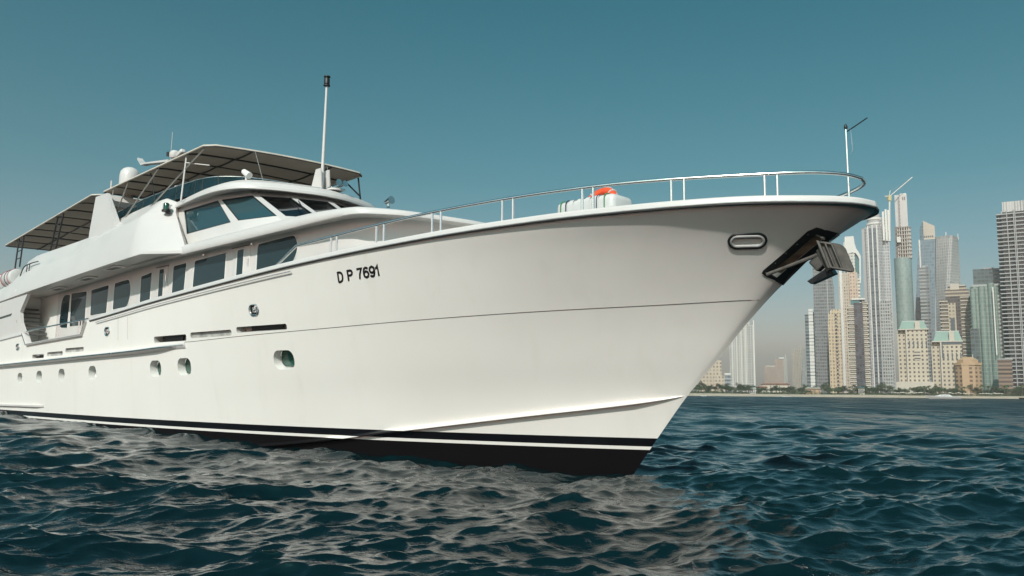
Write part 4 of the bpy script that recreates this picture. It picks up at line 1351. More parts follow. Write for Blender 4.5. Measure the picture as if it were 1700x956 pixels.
# -- nearer towers, left to right
T = Tower('slim_tower', 'slim tower, dark on the left with a white vertical strip', 1338, 1354, 513, 830)
T.block('shaft', 1338, 1348, None, 522, facade('slim_dark_facade', (.20, .23, .23), (.06, .08, .09), 2.6, 3.3, 1, .62), d=24)
T.block('white_strip', 1344, 1351.5, None, 513, facade('slim_white_facade', (.66, .66, .62), (.35, .36, .35), 30, 3.3, 1, .25), d=20, dy=-1.5)
T.block('edge_strip', 1350.5, 1354, None, 518, facade('slim_edge_facade', (.30, .33, .34), (.10, .12, .13), 2, 3.3, 1, .5), d=22, dy=-.5)

T = Tower('dark_tower', 'tall dark grey tower with a rounded shoulder under the anchor', 1351, 1386, 440, 800)
m = facade('dark_tower_facade', (.21, .21, .21), (.10, .105, .11), 1.9, 3.1, .8, .55, var=.35)
a, b = T.px(1352, 545), T.px(1377, 545)
T.block('shaft', 1352, 1376, None, 440, m, d=30)
mb = MB(); xs_ = []
lo_ = []
pr = [(1386, 640), (1386, 520), (1384.5, 480), (1382, 464), (1378, 450), (1372, 441)]
x0_ = T.px(1371)
uv_prism(mb, [[(x0_, .5, T.z(y) if y < 640 else -.5), (T.px(x, y), .5, T.z(y) if y < 640 else -.5), (T.px(x, y), 27, T.z(y) if y < 640 else -.5), (x0_, 27, T.z(y) if y < 640 else -.5)] for x, y in pr])
mb.build('rounded_shoulder', m, T.root, smooth=60)
T.block('fin', 1375, 1376.4, None, 446, W_['grey'], d=3, dy=-1.)

T = Tower('beige_tower', 'slim warm beige tower between the dark tower and the arched-crown tower', 1377, 1397, 513, 760)
m = facade('beige_tower_facade', (.52, .42, .29), (.26, .21, .165), 2.2, 3.1, .5, .55)
T.block('shaft', 1377, 1397, None, 520, m, d=24); T.block('side_bay', 1376.4, 1382, None, 532, m, d=20, dy=-2); T.block('crown', 1380, 1394, 520, 513, m, d=16, dy=3)
T.block('window_column', 1388, 1391, None, 521, facade('beige_dark_column', (.45, .36, .26), (.06, .06, .07), 10, 3.3, 1, .6), d=2, dy=-.6)
T.block('corner_turret', 1378, 1380, 520, 515, W_['cream'], d=4); T.block('corner_turret', 1394, 1396.4, 520, 514, W_['cream'], d=4)

T = Tower('arch_crown_tower', 'beige and white tower with a flared white arch crown behind the anchor', 1393, 1431, 391, 840)
m = facade('arch_tower_facade', (.50, .42, .34), (.27, .23, .19), 2.2, 3.1, .5, .6)
T.block('shaft', 1395, 1427, None, 452, m, d=32, dy=2.)
T.block('white_pier', 1396.5, 1401, None, 440, W_['white'], d=6, dy=-.5); T.block('side_bay', 1424, 1431, None, 462, facade('arch_balcony_facade', (.62, .56, .48), (.22, .2, .18), 20, 3.4, 1, .5), d=24, dy=4)
T.block('upper_shaft', 1401, 1419, 452, 400, facade('arch_upper_facade', (.56, .53, .48), (.2, .2, .2), 3, 3.2, .6, .5), d=20, dy=6); T.block('crown', 1402, 1417, 400, 391.5, W_['white'], d=16, dy=7)
mb = MB()
arch = [(1417, 391), (1418.5, 402), (1421, 411), (1425.5, 418), (1429, 425), (1429.3, 470), (1426.8, 470), (1426.6, 430), (1424, 424), (1420.5, 419.5), (1415, 418), (1409, 419.5), (1404.5, 424), (1402, 436), (1400, 436), (1401, 418), (1402, 400), (1402.5, 391)]
ap = [Vector((T.px(x, y), 5.2, T.z(y, x))) for x, y in arch]
mb.prism(ap, (0, 3.5, 0)); mb.build('white_arch', W_['white'], T.root, smooth=0)
T.block('arch_glass', 1403, 1426, 452, 419, W_['teal'], d=4, dy=8.2)
T.block('red_bay', 1413, 1424, None, 449, facade('arch_red_bay', (.56, .41, .31), (.24, .2, .17), 2.8, 3.4, .5, .5), d=4, dy=-.6)

T = Tower('teal_topped_tower', 'dark glass tower with a teal top and striped balconies on both sides', 1410, 1442, 495, 720)
m = facade('balcony_stripe_facade', (.46, .40, .33), (.17, .155, .14), 40, 3.3, 1, .55)
T.block('left_balconies', 1410, 1421, None, 506, m, d=24); T.block('dark_glass', 1420, 1434.5, None, 503, facade('navy_glass_facade', (.075, .085, .095), (.045, .055, .065), 2.4, 3.3, .9, .85, rough=.12), d=24, dy=-1.5)
T.block('right_balconies', 1433.5, 1441.5, None, 501, m, d=24, dy=.4); T.block('teal_top', 1412, 1427, 508, 497, W_['teal'], d=22, dy=1); T.block('roof_blade', 1414, 1436, 497.5, 495, W_['white'], d=20, dy=0)
T.block('roof_blade_end', 1431, 1436, 503, 497.5, W_['white'], d=10, dy=4)
T.slabs('balcony_slabs', 1410, 1420.5, None, 508, 3.3, W_['cream'], 23, 1.0, .9); T.slabs('balcony_slabs', 1434.5, 1441, None, 503, 3.3, W_['cream'], 23, 1.0, .9, dy=.4)

T = Tower('classical_tower', 'broad grey stone tower with ringed crown and tall fins right of the bow tip', 1435, 1482, 350, 880)
m = facade('classical_facade', (.43, .42, .41), (.22, .225, .235), 2.0, 3.2, .5, .62, var=.3, ledge=(75, (.5, .49, .47)))
T.block('shaft', 1436, 1470, None, 376, m, d=36, ch=4.); T.block('left_pier', 1435.6, 1440, None, 380, W_['grey'], d=10, dy=-.6)
for x in (1446, 1453.5, 1461): T.block('pier', x - .9, x + .9, None, 374, W_['white'], d=4, dy=-1.)
T.block('window_bay', 1447.5, 1452.3, None, 378, facade('classical_dark_bay', (.16, .17, .19), (.08, .09, .10), 3, 3.5, 1, .6), d=4, dy=-.5); T.block('window_bay', 1455, 1459.6, None, 378, facade('classical_dark_bay_b', (.16, .17, .19), (.08, .09, .10), 3, 3.5, 1, .6), d=4, dy=-.5)
cx, cyy = T.px(1453, 370), 17.
rr = (T.px(1468, 370) - T.px(1438, 370)) / 2
for i, (y0, y1, k) in enumerate(((376, 369, 1.0), (369, 366, 1.06), (366, 361, .92), (361, 358, .97), (358, 352, .62))): vol('crown_ring', circ(rr * k, cx, cyy), T.z(y0), T.z(y1), W_['white'] if i % 2 else W_['grey'], T.root)
vol('dome', circ(rr * .55, cx, cyy), T.z(352), T.z(347), W_['grey'], T.root, top=circ(rr * .1, cx, cyy)); vol('spire', circ(.7, cx, cyy, 8), T.z(347), T.z(331), W_['white'], T.root, top=circ(.2, cx, cyy, 8))
for x, y, k in ((1465, 352, 0), (1469.5, 348, 2), (1474, 348.5, 5)): T.block('fin', x, x + 3.4, 400, y, W_['white'], d=3, dy=k)
T.block('side_wing', 1466, 1478.5, None, 362, m, d=30, dy=5); T.block('side_wing', 1478, 1482, None, 392, m, d=26, dy=6); T.block('side_fin', 1476.5, 1480, None, 356, W_['white'], d=5, dy=8); T.block('base_bay', 1464, 1481, None, 500, facade('classical_base_facade', (.40, .39, .37), (.13, .14, .15), 2.2, 3.5, .6, .6), d=20, dy=-3)

T = Tower('unfinished_tower', 'unfinished concrete tower over a glass cylinder, with a crane beside its top', 1485, 1517, 320, 900)
cx = T.px(1501, 480)
R1 = (T.px(1516) - T.px(1486)) / 2
mgc = facade('green_cylinder_glass', (.30, .36, .34), (.26, .33, .31), 1.6, 3.6, .9, .9, rough=.12, var=.12)
vol('glass_cylinder', circ(R1, cx, R1, 40), -.5, T.z(427), mgc, T.root, smooth=60)
mb = MB()
slz = np.arange(T.z(428), T.z(376), 4.2)
R2 = (T.px(1513.5, 400) - T.px(1486.5, 400)) / 2; cx2 = T.px(1500, 400)
for z in slz:
    mb.loop_solid([[Vector((x, y, z)) for x, y in circ(R2, cx2, R1, 24)], [Vector((x, y, z + .7)) for x, y in circ(R2, cx2, R1, 24)]])
fs_ = mb.build('floor_slabs', flat('raw_concrete', (.42, .36, .31)), T.root, smooth=0); fs_['kind'] = 'stuff'
for k in range(18):
    a = 2 * math.pi * k / 18; vol('column', rect(1.1, 1.1, cx2 + (R2 - .9) * math.cos(a), R1 + (R2 - .9) * math.sin(a)), T.z(428), T.z(376), flat('raw_concrete_col', (.45, .39, .34)) if k == 0 else bpy.data.materials['raw_concrete_col'], T.root)
T.block('core', 1486, 1506, 428, 375, facade('dark_core', (.22, .19, .17), (.08, .07, .07), 4, 4.2, .6, .6), d=16, dy=4); T.block('core_top', 1485.8, 1506.3, 375, 322, flat('core_concrete', (.50, .47, .45)), d=14, dy=4)
T.block('hoist_slot', 1491, 1494, 375, 326, facade('hoist_slot_m', (.30, .28, .27), (.06, .06, .06), 6, 4, .6, .5), d=1, dy=3.4); T.block('core_cap', 1494, 1504, 322, 319.5, W_['white'], d=9, dy=6)
T.block('core_window', 1498, 1499.4, 331, 326, W_['dark'], d=.8, dy=3.5); T.block('core_window', 1501, 1502.4, 331, 326, W_['dark'], d=.8, dy=3.5)
T.block('ring_panel', 1489, 1495.5, 402, 393, W_['white'], d=1., dy=-.6)
# crane on the tower
cr_o = empty('tower_crane', (at(1477, 352, 895).x, 895, at(1477, 400, 895).z)); tag(cr_o, 'pale luffing tower crane with raised jib beside the unfinished tower', 'crane')
def cpt(x, y): return at(x, y, 895) - cr_o.location
MB().tube([cpt(1477.5, 400), cpt(1477, 328)], 1.0, 4).build('mast', W_['white'], cr_o); MB().box(cpt(1476.5, 329), (3.4, 3, 5.5)).build('cab', flat('crane_yellow', (.5, .42, .2)), cr_o)
MB().tube([cpt(1476, 327), cpt(1515, 294)], .55, 4).build('jib', W_['white'], cr_o); MB().tube([cpt(1478, 326.5), cpt(1469, 326)], .8, 4).build('counter_jib', W_['white'], cr_o)
MB().tube([cpt(1476, 327), cpt(1478, 316)], .4, 4).build('a_frame', W_['white'], cr_o); MB().tube([cpt(1478, 316), cpt(1500, 306)], .12, 4).build('pendant_line', W_['grey'], cr_o)

T = Tower('slant_top_tower', 'blue glass tower with a slanted sand-coloured top', 1519, 1553, 366, 920)
m = facade('blue_glass_facade', (.22, .26, .28), (.13, .19, .23), 2.4, 3.6, .85, .8, rough=.12, var=.2)
a = [T.px(x, y) for x, y in ((1516, 640), (1551.5, 640), (1531, 400), (1552.5, 400))]
dp = 34
mb = MB()
rows = []
for xl, xr, yl in ((1517, 1552, 640), (1519.5, 1552, 520), (1522.5, 1552.4, 440), (1526, 1552.4, 398)):
    z = T.z(yl, 1536) if yl < 640 else -.5
    rows.append([(T.px(xl, yl), 0, z), (T.px(xr, yl), 0, z), (T.px(xr, yl), dp, z), (T.px(xl, yl) + 6, dp, z)])
uv_prism(mb, rows); mb.build('shaft', m, T.root, smooth=0)
x1_, x2_ = T.px(1533, 385), T.px(1552, 385)
vol('sand_top', rect(x2_ - x1_, dp - 4, (x1_ + x2_) / 2, dp / 2), T.z(398), 0, W_['sandroof'], T.root, tops=[T.z(366), T.z(376), T.z(378), T.z(368)])
x0_ = T.px(1526.5, 385)
vol('glass_edge', [(x0_, 2), (x1_, .6), (x1_, dp - 6), (x0_, dp - 6)], T.z(398), 0, m, T.root, tops=[T.z(380), T.z(367), T.z(367), T.z(380)])
for k in range(5): T.block('top_window', 1534 + k * 3.4, 1535.8 + k * 3.4, 394, 391.5, W_['dark'], d=1., dy=1.4)
T.block('pale_rib', 1531, 1533.4, None, 398, W_['white'], d=3, dy=-1.2)

T = Tower('stepped_office', 'grey office slab with horizontal bands in front of the slant-topped tower', 1529, 1548, 440, 870)
m = facade('grey_band_facade', (.33, .32, .30), (.12, .13, .14), 40, 3.6, 1, .55)
T.block('wall', 1530, 1547, None, 444, m, d=24); T.block('roof_house', 1531, 1541, 444, 440, W_['grey'], d=14, dy=4); T.block('dark_side', 1541.5, 1547.6, None, 442, facade('grey_side_facade', (.22, .22, .22), (.09, .1, .11), 3, 3.6, .6, .6), d=22, dy=-.8)

T = Tower('twisted_tower', 'twisted grey tower whose facade turns as it rises', 1549, 1597, 387, 940)
m = facade('twisted_facade', (.44, .43, .41), (.24, .24, .24), 2.0, 3.2, .5, .72, var=.3, streak=.06)
mb = MB(); rows = []
cxb, cxt = T.px(1578, 620), T.px(1571, 395)
ht = T.z(396); wB = (T.px(1596, 500) - T.px(1552, 500)) * .86
NS = 46
for k in range(NS + 1):
    f = k / NS; ang = math.radians(8 + 62 * f)
    cx = cxb + (cxt - cxb) * f
    pts = []
    for x, y in rect(wB, wB * .86, 0, 0, 3.):
        pts.append((cx + x * math.cos(ang) - y * math.sin(ang), wB * .6 + x * math.sin(ang) + y * math.cos(ang), -.5 + (ht + .5) * f))
    rows.append(pts)
uv_prism(mb, rows); mb.build('twisting_shaft', m, T.root, smooth=20)
top = rows[-1]
mb = MB(); uv_prism(mb, [[(x, y, ht + .02) for x, y, z in top], [(x, y, T.z(391, 1571)) for x, y, z in top]]); mb.build('top_screen', facade('twisted_top_screen', (.46, .45, .43), (.2, .2, .2), 1.6, 30, .5, 1), T.root, smooth=0)
for x, y in ((1570, 382), (1590, 386)): T.block('mast', x, x + 1., 396, y, W_['white'], d=1., dy=14)

T = Tower('brown_tower', 'brown stepped tower with beige balconies behind the two green-roofed hotels', 1564, 1614, 470, 800)
mbb = facade('brown_balcony_facade', (.42, .35, .265), (.10, .08, .07), 40, 3.4, 1, .6)
mbd = facade('brown_glass_facade', (.13, .10, .09), (.06, .05, .05), 3.2, 3.4, .85, .7)
T.block('left_wing', 1565, 1577, None, 497, mbb, d=24); T.block('right_wing', 1597, 1613, None, 492, mbb, d=24, dy=1); T.block('dark_shaft', 1574, 1600, None, 492, mbd, d=26, dy=1.2)
T.block('beige_core', 1577, 1590, None, 503, facade('brown_core_facade', (.46, .385, .29), (.2, .16, .13), 3, 3.4, .5, .5), d=6, dy=-1.5); T.block('upper_step', 1569, 1609, 497, 480, mbb, d=22, dy=3); T.block('crown', 1573, 1604, 480, 474, mbb, d=18, dy=5)
T.block('crown_block', 1577, 1592, 480, 470, W_['cream'], d=12, dy=4); T.block('crown_block', 1592, 1602, 476, 472, W_['cream'], d=12, dy=6); T.block('dark_core', 1581, 1588, None, 528, W_['dark'], d=2, dy=-2.)
T.slabs('balcony_slabs', 1565, 1574, None, 498, 3.4, W_['cream'], 23, 1.3, 1.0); T.slabs('balcony_slabs', 1600, 1613, None, 493, 3.4, W_['cream'], 23, 1.3, 1.0, dy=1)


def hotel(x0, x1, yw, yr, D, label, left):
    T = Tower('hotel', label, x0, x1, yr, D, cat='hotel', group='green roofed hotels on the beach')
    mf = facade('hotel_facade_%d' % x0, (.50, .428, .33), (.12, .10, .09), 3.3, 3.4, .42, .48, var=.3)
    w = T.px(x1) - T.px(x0); d = 26
    T.block('wall', left, x1, None, yw, mf, d=d)
    T.block('corner_bay', x0, left + .5, None, yw + 1, mf, d=d - 3, dy=3)
    T.block('corner_pier', left - .8, left + 1.6, None, yw - .6, W_['cream'], d=3, dy=-.8)
    a, b = T.px(x0 + 1.5), T.px(x1 - .5); zc = T.z(yw)
    vol('roof', rect(b - a, d - 1, (a + b) / 2, d / 2 + 1), zc, T.z(yr), W_['copper'], T.root, top=rect((b - a) * .76, d * .5, (a + b) / 2, d / 2 + 1))
    T.block('parapet', x0 - .3, x1 + .3, yw + .6, yw - 1.2, W_['cream'], d=d + 1.5, dy=-.9)
    m_ = (left + x1) / 2
    T.block('dormer', m_ - 5, m_ + 3.5, yw, yr + 1, W_['cream'], d=8, dy=.4)
    T.block('roof_crest', x0 + 6, x1 - 6, yr + .4, yr - 1, W_['white'], d=8, dy=10)
    for k in range(5):
        x = left + 4 + k * (x1 - left - 7) / 4
        T.block('tall_window', x - 1., x + 1., yw + 30, yw + 19, W_['dark'], d=.8, dy=-.25)
    return T


T = hotel(1491, 1541, 547, 532, 700, 'taller beige hotel with a green copper roof and square windows', 1506)
T.block('window_band', 1518, 1528, 598, 582, facade('hotel_band', (.475, .42, .34), (.12, .10, .09), 40, 2.6, 1, .4), d=.8, dy=-.3); T.block('podium', 1488, 1550, None, 634, W_['cream'], d=20, dy=-8)
T = hotel(1547, 1598, 567, 549, 690, 'shorter beige hotel with a green copper roof and a dark band under its eaves', 1563)
T.block('dark_band', 1563, 1598, 571.5, 567.3, W_['dark'], d=1, dy=-.4); T.block('dark_slot', 1562, 1565.5, 594, 570, W_['dark'], d=1, dy=-.5)

T = Tower('ochre_hotel', 'small rounded ochre building in front of the shorter green-roofed hotel', 1581, 1627, 593, 675, cat='building')
mo = facade('ochre_facade', (.42, .285, .175), (.16, .10, .07), 4.2, 3.3, .5, .55)
w = T.px(1626) - T.px(1583); cx = T.px(1604.5)
vol('wall', rect(w, 18, cx, 9, 4.5), -.5, T.z(606), mo, T.root); vol('cornice', rect(w + 1.4, 19.4, cx, 9, 4.8), T.z(606), T.z(602), W_['orange'], T.root)
vol('attic', rect(w * .8, 14, cx, 9, 4), T.z(602), T.z(597), W_['orange'], T.root); vol('roof', rect(w * .74, 12, cx, 9, 3), T.z(597), T.z(592), W_['orange'], T.root, top=rect(w * .4, 5, cx, 9, 1))
T.block('centre_bay', 1597, 1609, None, 606.5, W_['orange'], d=3, dy=-1.1); vol('finial', circ(.25, T.px(1613), 6, 6), T.z(597), T.z(588), W_['white'], T.root)

T = Tower('green_glass_tower', 'green glass tower with rounded bays and a darker block behind its top', 1612, 1666, 440, 760)
mgl = facade('green_tower_glass', (.24, .29, .26), (.17, .23, .20), 1.8, 3.6, .85, .8, rough=.12, var=.15)
mgd = facade('green_dark_glass', (.10, .13, .13), (.055, .08, .08), 3.2, 3.6, .8, .6, rough=.15)
T.block('rear_block', 1616, 1663, 520, 441, mgd, d=24, dy=22); T.block('rear_cap', 1630, 1650, 441, 438.5, W_['grey'], d=10, dy=26)
T.block('shaft', 1614, 1664, None, 474, mgl, d=26, dy=3, ch=3.)
for x, r_, yt in ((1619, 5.2, 478), (1634, 6.2, 475), (1650, 6.0, 470)):
    rr = (T.px(x + r_) - T.px(x - r_)) / 2; vol('rounded_bay', circ(rr, T.px(x, 560), rr * .55 + 1.5, 24), -.5, T.z(yt), mgl, T.root, smooth=60)
T.block('pale_fin', 1650.5, 1652.5, 590, 478, W_['white'], d=1.4, dy=-5.2); T.block('side_wing', 1660, 1667, None, 486, facade('green_side_facade', (.33, .33, .30), (.14, .15, .14), 20, 3.6, 1, .5), d=22, dy=4); T.block('parapet', 1613, 1665, 474, 471, W_['grey'], d=24, dy=3.5)
T.block('dark_base', 1613, 1628, None, 545, mgd, d=2.5, dy=-.8)

T = Tower('balcony_block', 'beige block with dark balcony bands between the green glass tower and the last tower', 1660, 1684, 480, 810)
T.block('wall', 1660, 1684, None, 484, facade('beige_band_facade', (.47, .40, .32), (.12, .10, .10), 30, 3.5, 1, .55), d=26); T.block('roof_house', 1664, 1678, 484, 480, W_['cream'], d=14, dy=5)
T.slabs('balcony_slabs', 1660, 1683, None, 485, 3.5, W_['cream'], 25, 1.2, .8)
T = Tower('brown_lowrise', 'low brown block at the foot of the balcony block', 1657, 1682, 595, 720, cat='building')
T.block('wall', 1657, 1681, None, 597, facade('brown_low_facade', (.26, .18, .13), (.10, .07, .06), 30, 3.4, 1, .5), d=18); T.block('roof', 1656.6, 1681.4, 597, 595, W_['grey'], d=19, dy=-.5)

T = Tower('balcony_tower', 'tall grey tower of deep balconies cut by the right edge of the photo', 1664, 1760, 327, 740)
mbt = facade('balcony_tower_facade', (.42, .41, .40), (.25, .255, .26), 3.2, 3.6, .65, .65, var=.4)
T.block('shaft', 1670, 1752, None, 346, mbt, d=36, dy=2)
T.block('crown', 1663, 1755, 349, 332, facade('crown_fins', (.52, .50, .48), (.30, .29, .28), 2.2, 60, .45, 1), d=38, dy=0)
T.slabs('balcony_slabs', 1671, 1688, None, 350, 3.6, W_['grey'], 36, 2.6, .9); T.slabs('balcony_slabs', 1696, 1715, None, 350, 3.6, W_['grey'], 36, 2.2, .9); T.slabs('balcony_slabs', 1724, 1752, None, 350, 3.6, W_['grey'], 36, 2.2, .9)
for x in (1679, 1690.5, 1693, 1719): T.block('pier', x, x + 1.4, None, 346, W_['grey'], d=4, dy=-2.9)

# -- low buildings at the beach
for x0, x1, y, D, m1, m2, lab in ((1240, 1256, 643, 668, W_['white'], W_['white'], 'white tent-roofed beach pavilion in front of the gridded tower'), (1256, 1275, 641, 690, W_['cream'], W_['redroof'], 'long beach club with a terracotta roof and pale arches'), (1262, 1312, 636, 720, W_['cream'], W_['redroof'], 'long low salmon-roofed building behind the beach club'),
                                  (1336, 1363, 643, 672, W_['orange'], W_['cream'], 'low ochre beach building under the dark slim tower'), (1424, 1436, 642, 668, W_['cream'], W_['teal'], 'small beach kiosk with a teal roof under the teal-topped tower')):
    T = Tower('beach_building', lab, x0, x1, y, D, cat='building', ymid=645)
    T.block('wall', x0 + 1, x1 - 1, None, y + 2, m1, d=9, dy=1); a, b = T.px(x0, 645), T.px(x1, 645)
    vol('roof', rect(b - a, 11, (a + b) / 2, 5.5), T.z(y + 2), T.z(y), m2, T.root, top=rect((b - a) * .8, 3, (a + b) / 2, 5.5))
    for k in range(4):
        x = x0 + 3 + k * (x1 - x0 - 6) / 3; T.block('opening', x - .7, x + .7, 652, y + 4, W_['dark'], d=.5, dy=.6)

# =================================================================== TREES ALONG THE SHORE
def leaf_mat(name, c1, c2):
    t = NT(name)
    oi = t.new('ShaderNodeObjectInfo')
    f = t.noise(.9, 3, .6)
    a = t.mix(t.ramp(f, .3, .7), c1, c2)
    hs = t.new('ShaderNodeHueSaturation'); t.link(a, hs.inputs['Color']); t.link(t.ramp(oi.outputs['Random'], 0, 1, .7, 1.25), hs.inputs['Value']); t.link(t.ramp(oi.outputs['Random'], 0, 1, .47, .515), hs.inputs['Hue'])
    t.set('Base Color', hs.outputs[0]); t.set('Roughness', .7)
    return t.m


M['leaf'] = leaf_mat('shore_foliage', (.035, .055, .022), (.075, .095, .040))
M['palm'] = leaf_mat('palm_foliage', (.060, .075, .030), (.11, .12, .055))
M['bark'] = simple('tree_bark', (.12, .09, .065), .9, var=.3)


def tree_proto(seed, h, cw, nleaf=620):
    r = random.Random(seed)
    root = empty('shore_tree', (0, 0, 0))
    tk = MB(); tk.tube([(0, 0, -.3), (.08, .05, h * .3), (-.05, .1, h * .62)], .2, 6, radii=[.26, .2, .1])
    tips = []
    for k in range(6):
        a = k * 1.05 + r.random() * .7; L = cw * r.uniform(.5, .85); z0 = h * r.uniform(.28, .45)
        e = Vector((L * math.cos(a), L * math.sin(a), h * r.uniform(.5, .85))); tips.append(e)
        tk.tube([(0, 0, z0), Vector((0, 0, z0)).lerp(e, .5) + Vector((0, 0, .25)), e], .08, 5, radii=[.11, .07, .03])
    tk.build('trunk', M['bark'], root, smooth=60)
    tips += [Vector((0, 0, h * .8)), Vector((cw * .2, -cw * .3, h * .7)), Vector((-cw * .35, cw * .1, h * .72))]
    bm = bmesh.new()
    for k in range(nleaf):
        c = r.choice(tips); rad = cw * .42
        d = Vector((r.gauss(0, 1), r.gauss(0, 1), r.gauss(0, .75))); d = d.normalized() * rad * (r.random() ** .45)
        p = c + d; s = r.uniform(.16, .34)
        n = Vector((r.gauss(0, 1), r.gauss(0, 1), r.gauss(0, 1) + .6)).normalized(); u = n.orthogonal().normalized(); v = n.cross(u)
        if p.z < h * .18: continue
        bm.faces.new([bm.verts.new(p + u * (s * a) + v * (s * b * .7)) for a, b in ((-1, 0), (0, -1), (1.1, 0), (0, 1))])
    me = bpy.data.meshes.new('crown'); bm.to_mesh(me); bm.free(); me.materials.append(M['leaf'])
    o = bpy.data.objects.new('crown', me); COL.objects.link(o); o.parent = root
    return root


def palm_proto(seed, h):
    r = random.Random(seed)
    root = empty('palm_tree', (0, 0, 0))
    MB().tube([(0, 0, -.3), (.1, 0, h * .5), (.25, 0, h)], .2, 7, radii=[.28, .2, .17]).build('trunk', M['bark'], root, smooth=60)
    bm = bmesh.new()
    for k in range(26):
        a = k * 2.4 + r.random() * .3; el = r.uniform(-.3, 1.1); L = r.uniform(2.2, 3.0)
        prev = Vector((.25, 0, h)); d = Vector((math.cos(a) * math.cos(el), math.sin(a) * math.cos(el), math.sin(el)))
        side = Vector((-math.sin(a), math.cos(a), 0))
        pts = []
        for i in range(7):
            f = i / 6; pts.append((prev + d * (L * f) + Vector((0, 0, -1.7 * f * f)), .34 * math.sin(math.pi * min(1, f * .85 + .12))))
        for (p, w1), (q, w2) in zip(pts[:-1], pts[1:]):
            for sg_ in (1, -1):
                bm.faces.new([bm.verts.new(x) for x in (p, q, q + side * sg_ * w2 + Vector((0, 0, -w2 * .6)), p + side * sg_ * w1 + Vector((0, 0, -w1 * .6)))])
    me = bpy.data.meshes.new('fronds'); bm.to_mesh(me); bm.free(); me.materials.append(M['palm'])
    o = bpy.data.objects.new('fronds', me); COL.objects.link(o); o.parent = root
    return root


def place(proto, first, loc, rz, sc, label, cat, group):
    o = proto if first else copy_tree(proto)
    o.location = loc; o.rotation_euler = (0, 0, rz); o.scale = sc
    return tag(o, label, cat, group)


prot = [tree_proto(k, h, w) for k, (h, w) in enumerate(((7.2, 3.4), (6., 3.9), (8.0, 3.0), (5.2, 3.2)))]
palms = [palm_proto(50 + k, h) for k, h in enumerate((8.2, 6.8))]
rt = random.Random(5)
used = set()
n_t = 0
for row, (dy, n, hs) in enumerate(((30, 66, .78), (40, 66, .95), (54, 46, 1.12))):
    for k in range(n):
        D = SHORE + dy + rt.uniform(-4, 4)
        px = 1060 + (1745 - 1060) * (k + rt.uniform(-.45, .45)) / n
        if row == 0 and rt.random() < .22: continue
        p = at(px, 650, D); i = rt.randrange(4); s_ = hs * rt.uniform(.65, 1.2)
        place(prot[i], i not in used, (p.x, D, 1.95 + (.2 if row else 0)), rt.uniform(0, 6.28), (s_ * rt.uniform(.95, 1.3), s_ * rt.uniform(.95, 1.3), s_), 'round-crowned green tree in the belt along the far beach', 'tree', 'trees along the far beach')
        used.add(i)
usedp = set()
for px in (1402, 1409, 1418, 1458, 1469, 1476, 1524, 1529, 1535, 1541, 1552, 1590, 1600, 1612, 1622, 1633, 1640, 1648, 1655, 1668, 1674, 1683, 1691, 1697):
    D = SHORE + rt.uniform(24, 34); p = at(px + rt.uniform(-2, 2), 650, D); i = rt.randrange(2); s_ = rt.uniform(.75, 1.1)
    place(palms[i], i not in usedp, (p.x, D, 1.9), rt.uniform(0, 6.28), (s_,) * 3, 'palm tree standing at the edge of the far beach', 'palm tree', 'palm trees along the far beach')
    usedp.add(i)
# undergrowth behind the sand: one mass
bm = bmesh.new(); r = random.Random(99)
for k in range(15000):
    px = r.uniform(1050, 1760); D = SHORE + r.uniform(25, 60); p = at(px, 650, D)
    hgt = 2.3 * (.5 + .5 * math.sin(p.x * .11 + 2 * math.sin(p.x * .037)) ** 2)
    q = Vector((p.x, D, 1.9 + r.random() ** 1.4 * hgt)); s = r.uniform(.25, .55)
    n = Vector((r.gauss(0, 1), r.gauss(0, 1), r.gauss(0, 1))).normalized(); u = n.orthogonal().normalized(); v = n.cross(u)
    bm.faces.new([bm.verts.new(q + u * (s * a) + v * (s * b)) for a, b in ((-1, 0), (0, -.8), (1, 0), (0, .8))])
me = bpy.data.meshes.new('shrubbery'); bm.to_mesh(me); bm.free(); me.materials.append(M['leaf'])
o = bpy.data.objects.new('shrubbery', me); COL.objects.link(o); tag(o, 'low green undergrowth between the beach and the towers', None, None, 'stuff')

# beach parasols and huts, small and pale
par = empty('beach_parasol', (0, 0, 0))
MB().tube([(0, 0, 0), (0, 0, 2.4)], .05, 6).build('pole', W_['grey'], par); MB().lathe([(1.5, 2.1), (.9, 2.5), (.05, 2.8)], (0, 0, 0), 10).build('shade', W_['cream'], par)
pxs = [1487 + k * 4.2 for k in range(11)] + [1577 + k * 4.6 for k in range(9)] + [1628 + k * 4.4 for k in range(9)] + [1268 + 9 * k for k in range(3)]
for k, px in enumerate(pxs):
    D = SHORE + 21 + rt.uniform(-2.5, 3); p = at(px + rt.uniform(-1.2, 1.2), 650, D)
    place(par, k == 0, (p.x, D, 1.62), 0, (rt.uniform(.8, 1.1),) * 3, 'pale beach parasol on the sand of the far shore', 'parasol', 'parasols on the far beach')

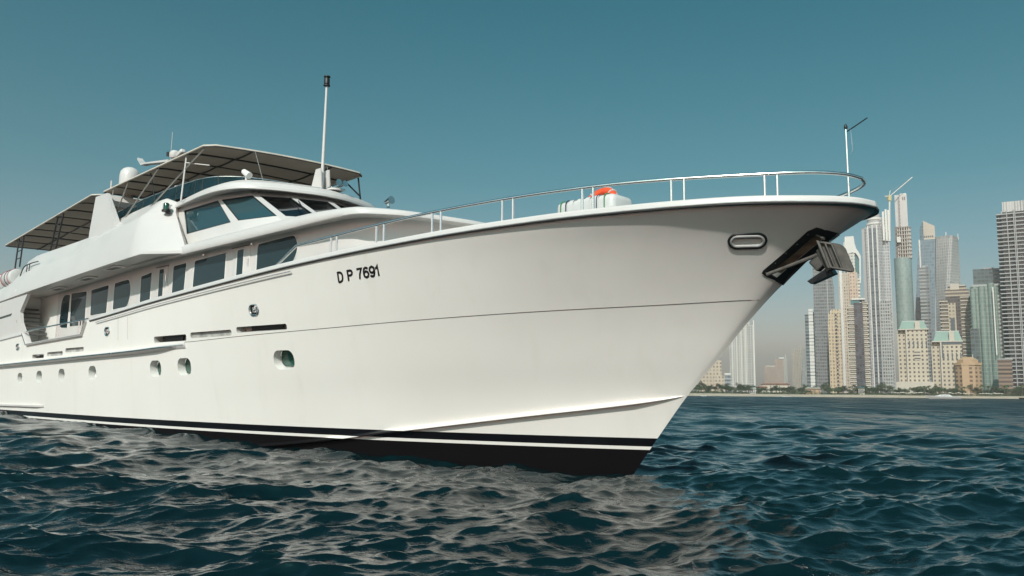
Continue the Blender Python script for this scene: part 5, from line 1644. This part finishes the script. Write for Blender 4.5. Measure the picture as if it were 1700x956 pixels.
# =================================================================== BOATS BY THE BEACH
def boat(name, label, x0, x1, y, D, hullm, h=1.1, cabin=True, flip=1, mast=None):
    a, b = at(x0, y, D), at(x1, y, D); L = b.x - a.x
    root = empty(name, ((a.x + b.x) / 2, D, -.15)); root.scale = (flip, 1, 1)
    tag(root, label, 'boat')
    rows = []
    for k in range(15):
        f = k / 14; x = -L / 2 + L * f; w = L * .14 * (1 - (max(0, .42 - f) / .42) ** 2.2) * (1 - .15 * f) + .02
        zt = h * (1.0 + .35 * max(0, .5 - f)); x2 = x + .3 * h * (1 - f) * 0
        rows.append([Vector((x + .12 * L * (1 - f) ** 2, -w * .55, 0)), Vector((x + .05 * L * (1 - f) ** 2, -w * .92, zt * .5)), Vector((x, -w, zt)), Vector((x, -w * .85, zt + .06)), Vector((x, w * .85, zt + .06)), Vector((x, w, zt)), Vector((x + .05 * L * (1 - f) ** 2, w * .92, zt * .5)), Vector((x + .12 * L * (1 - f) ** 2, w * .55, 0))])
    MB().loop_solid(rows).build('hull', hullm, root, smooth=40)
    if cabin:
        MB().loop_solid([[Vector((x, y_, z)) for x, y_ in o_] for o_, z in ((rect(L * .50, L * .2, L * .02, 0, .3), h), (rect(L * .40, L * .17, L * .03, 0, .3), h + L * .028), (rect(L * .20, L * .14, L * .07, 0, .2), h + L * .055))]).build('cabin', hullm, root, smooth=30)
        MB().loop_solid([[Vector((x, y_, z)) for x, y_ in o_] for o_, z in ((rect(L * .30, L * .185, L * .03, 0, .25), h + L * .012), (rect(L * .26, L * .178, L * .035, 0, .25), h + L * .025))]).build('window', M['glass'], root)
        MB().box((L * .49, 0, h * .5), (L * .03, L * .12, h * .6), None, .05).build('engine', M['black'], root)
        MB().tube([(L * .08, 0, h + L * .05), (L * .08, 0, h + L * .11)], .06, 6).build('light_mast', M['paint'], root)
    if mast: MB().tube([(0, 0, h * .5), (mast * .15, 0, mast)], .06, 6).build('mast', M['chrome'], root)
    return root


boat('speedboat', 'white motor cruiser anchored off the beach below the green-roofed hotels', 1537, 1593, 664, 430, M['paint'], 1.5)
boat('small_boat', 'tiny dark boat at the right edge near the beach', 1691, 1712, 663, 470, M['dark_metal'], 1.0, cabin=False)
boat('dinghy', 'tiny pale dinghy by the beach just right of the yacht stem', 1163, 1173, 657, 560, M['canister'], .7, cabin=False, mast=4.)
boat('dinghy', 'tiny white boat at the water line left of the hazy far towers', 1296, 1312, 658, 560, M['canister'], .7, cabin=False)

# =================================================================== HAZE
mh = bpy.data.materials.new('haze_air'); mh.use_nodes = True
hn = mh.node_tree.nodes; hl = mh.node_tree.links; hn.clear()
ho = hn.new('ShaderNodeOutputMaterial'); hv = hn.new('ShaderNodeVolumePrincipled')
hv.inputs['Color'].default_value = (.95, .92, .88, 1); hv.inputs['Density'].default_value = 2.6e-4; hv.inputs['Anisotropy'].default_value = .25
hl.new(hv.outputs[0], ho.inputs['Volume'])
mb = MB(); mb.box((0, 0, 117), (11400, 11400, 244)); hz = mb.build('haze', mh, None, smooth=0)
tag(hz, 'pale dusty air over the sea and the far towers', None, None, 'stuff')
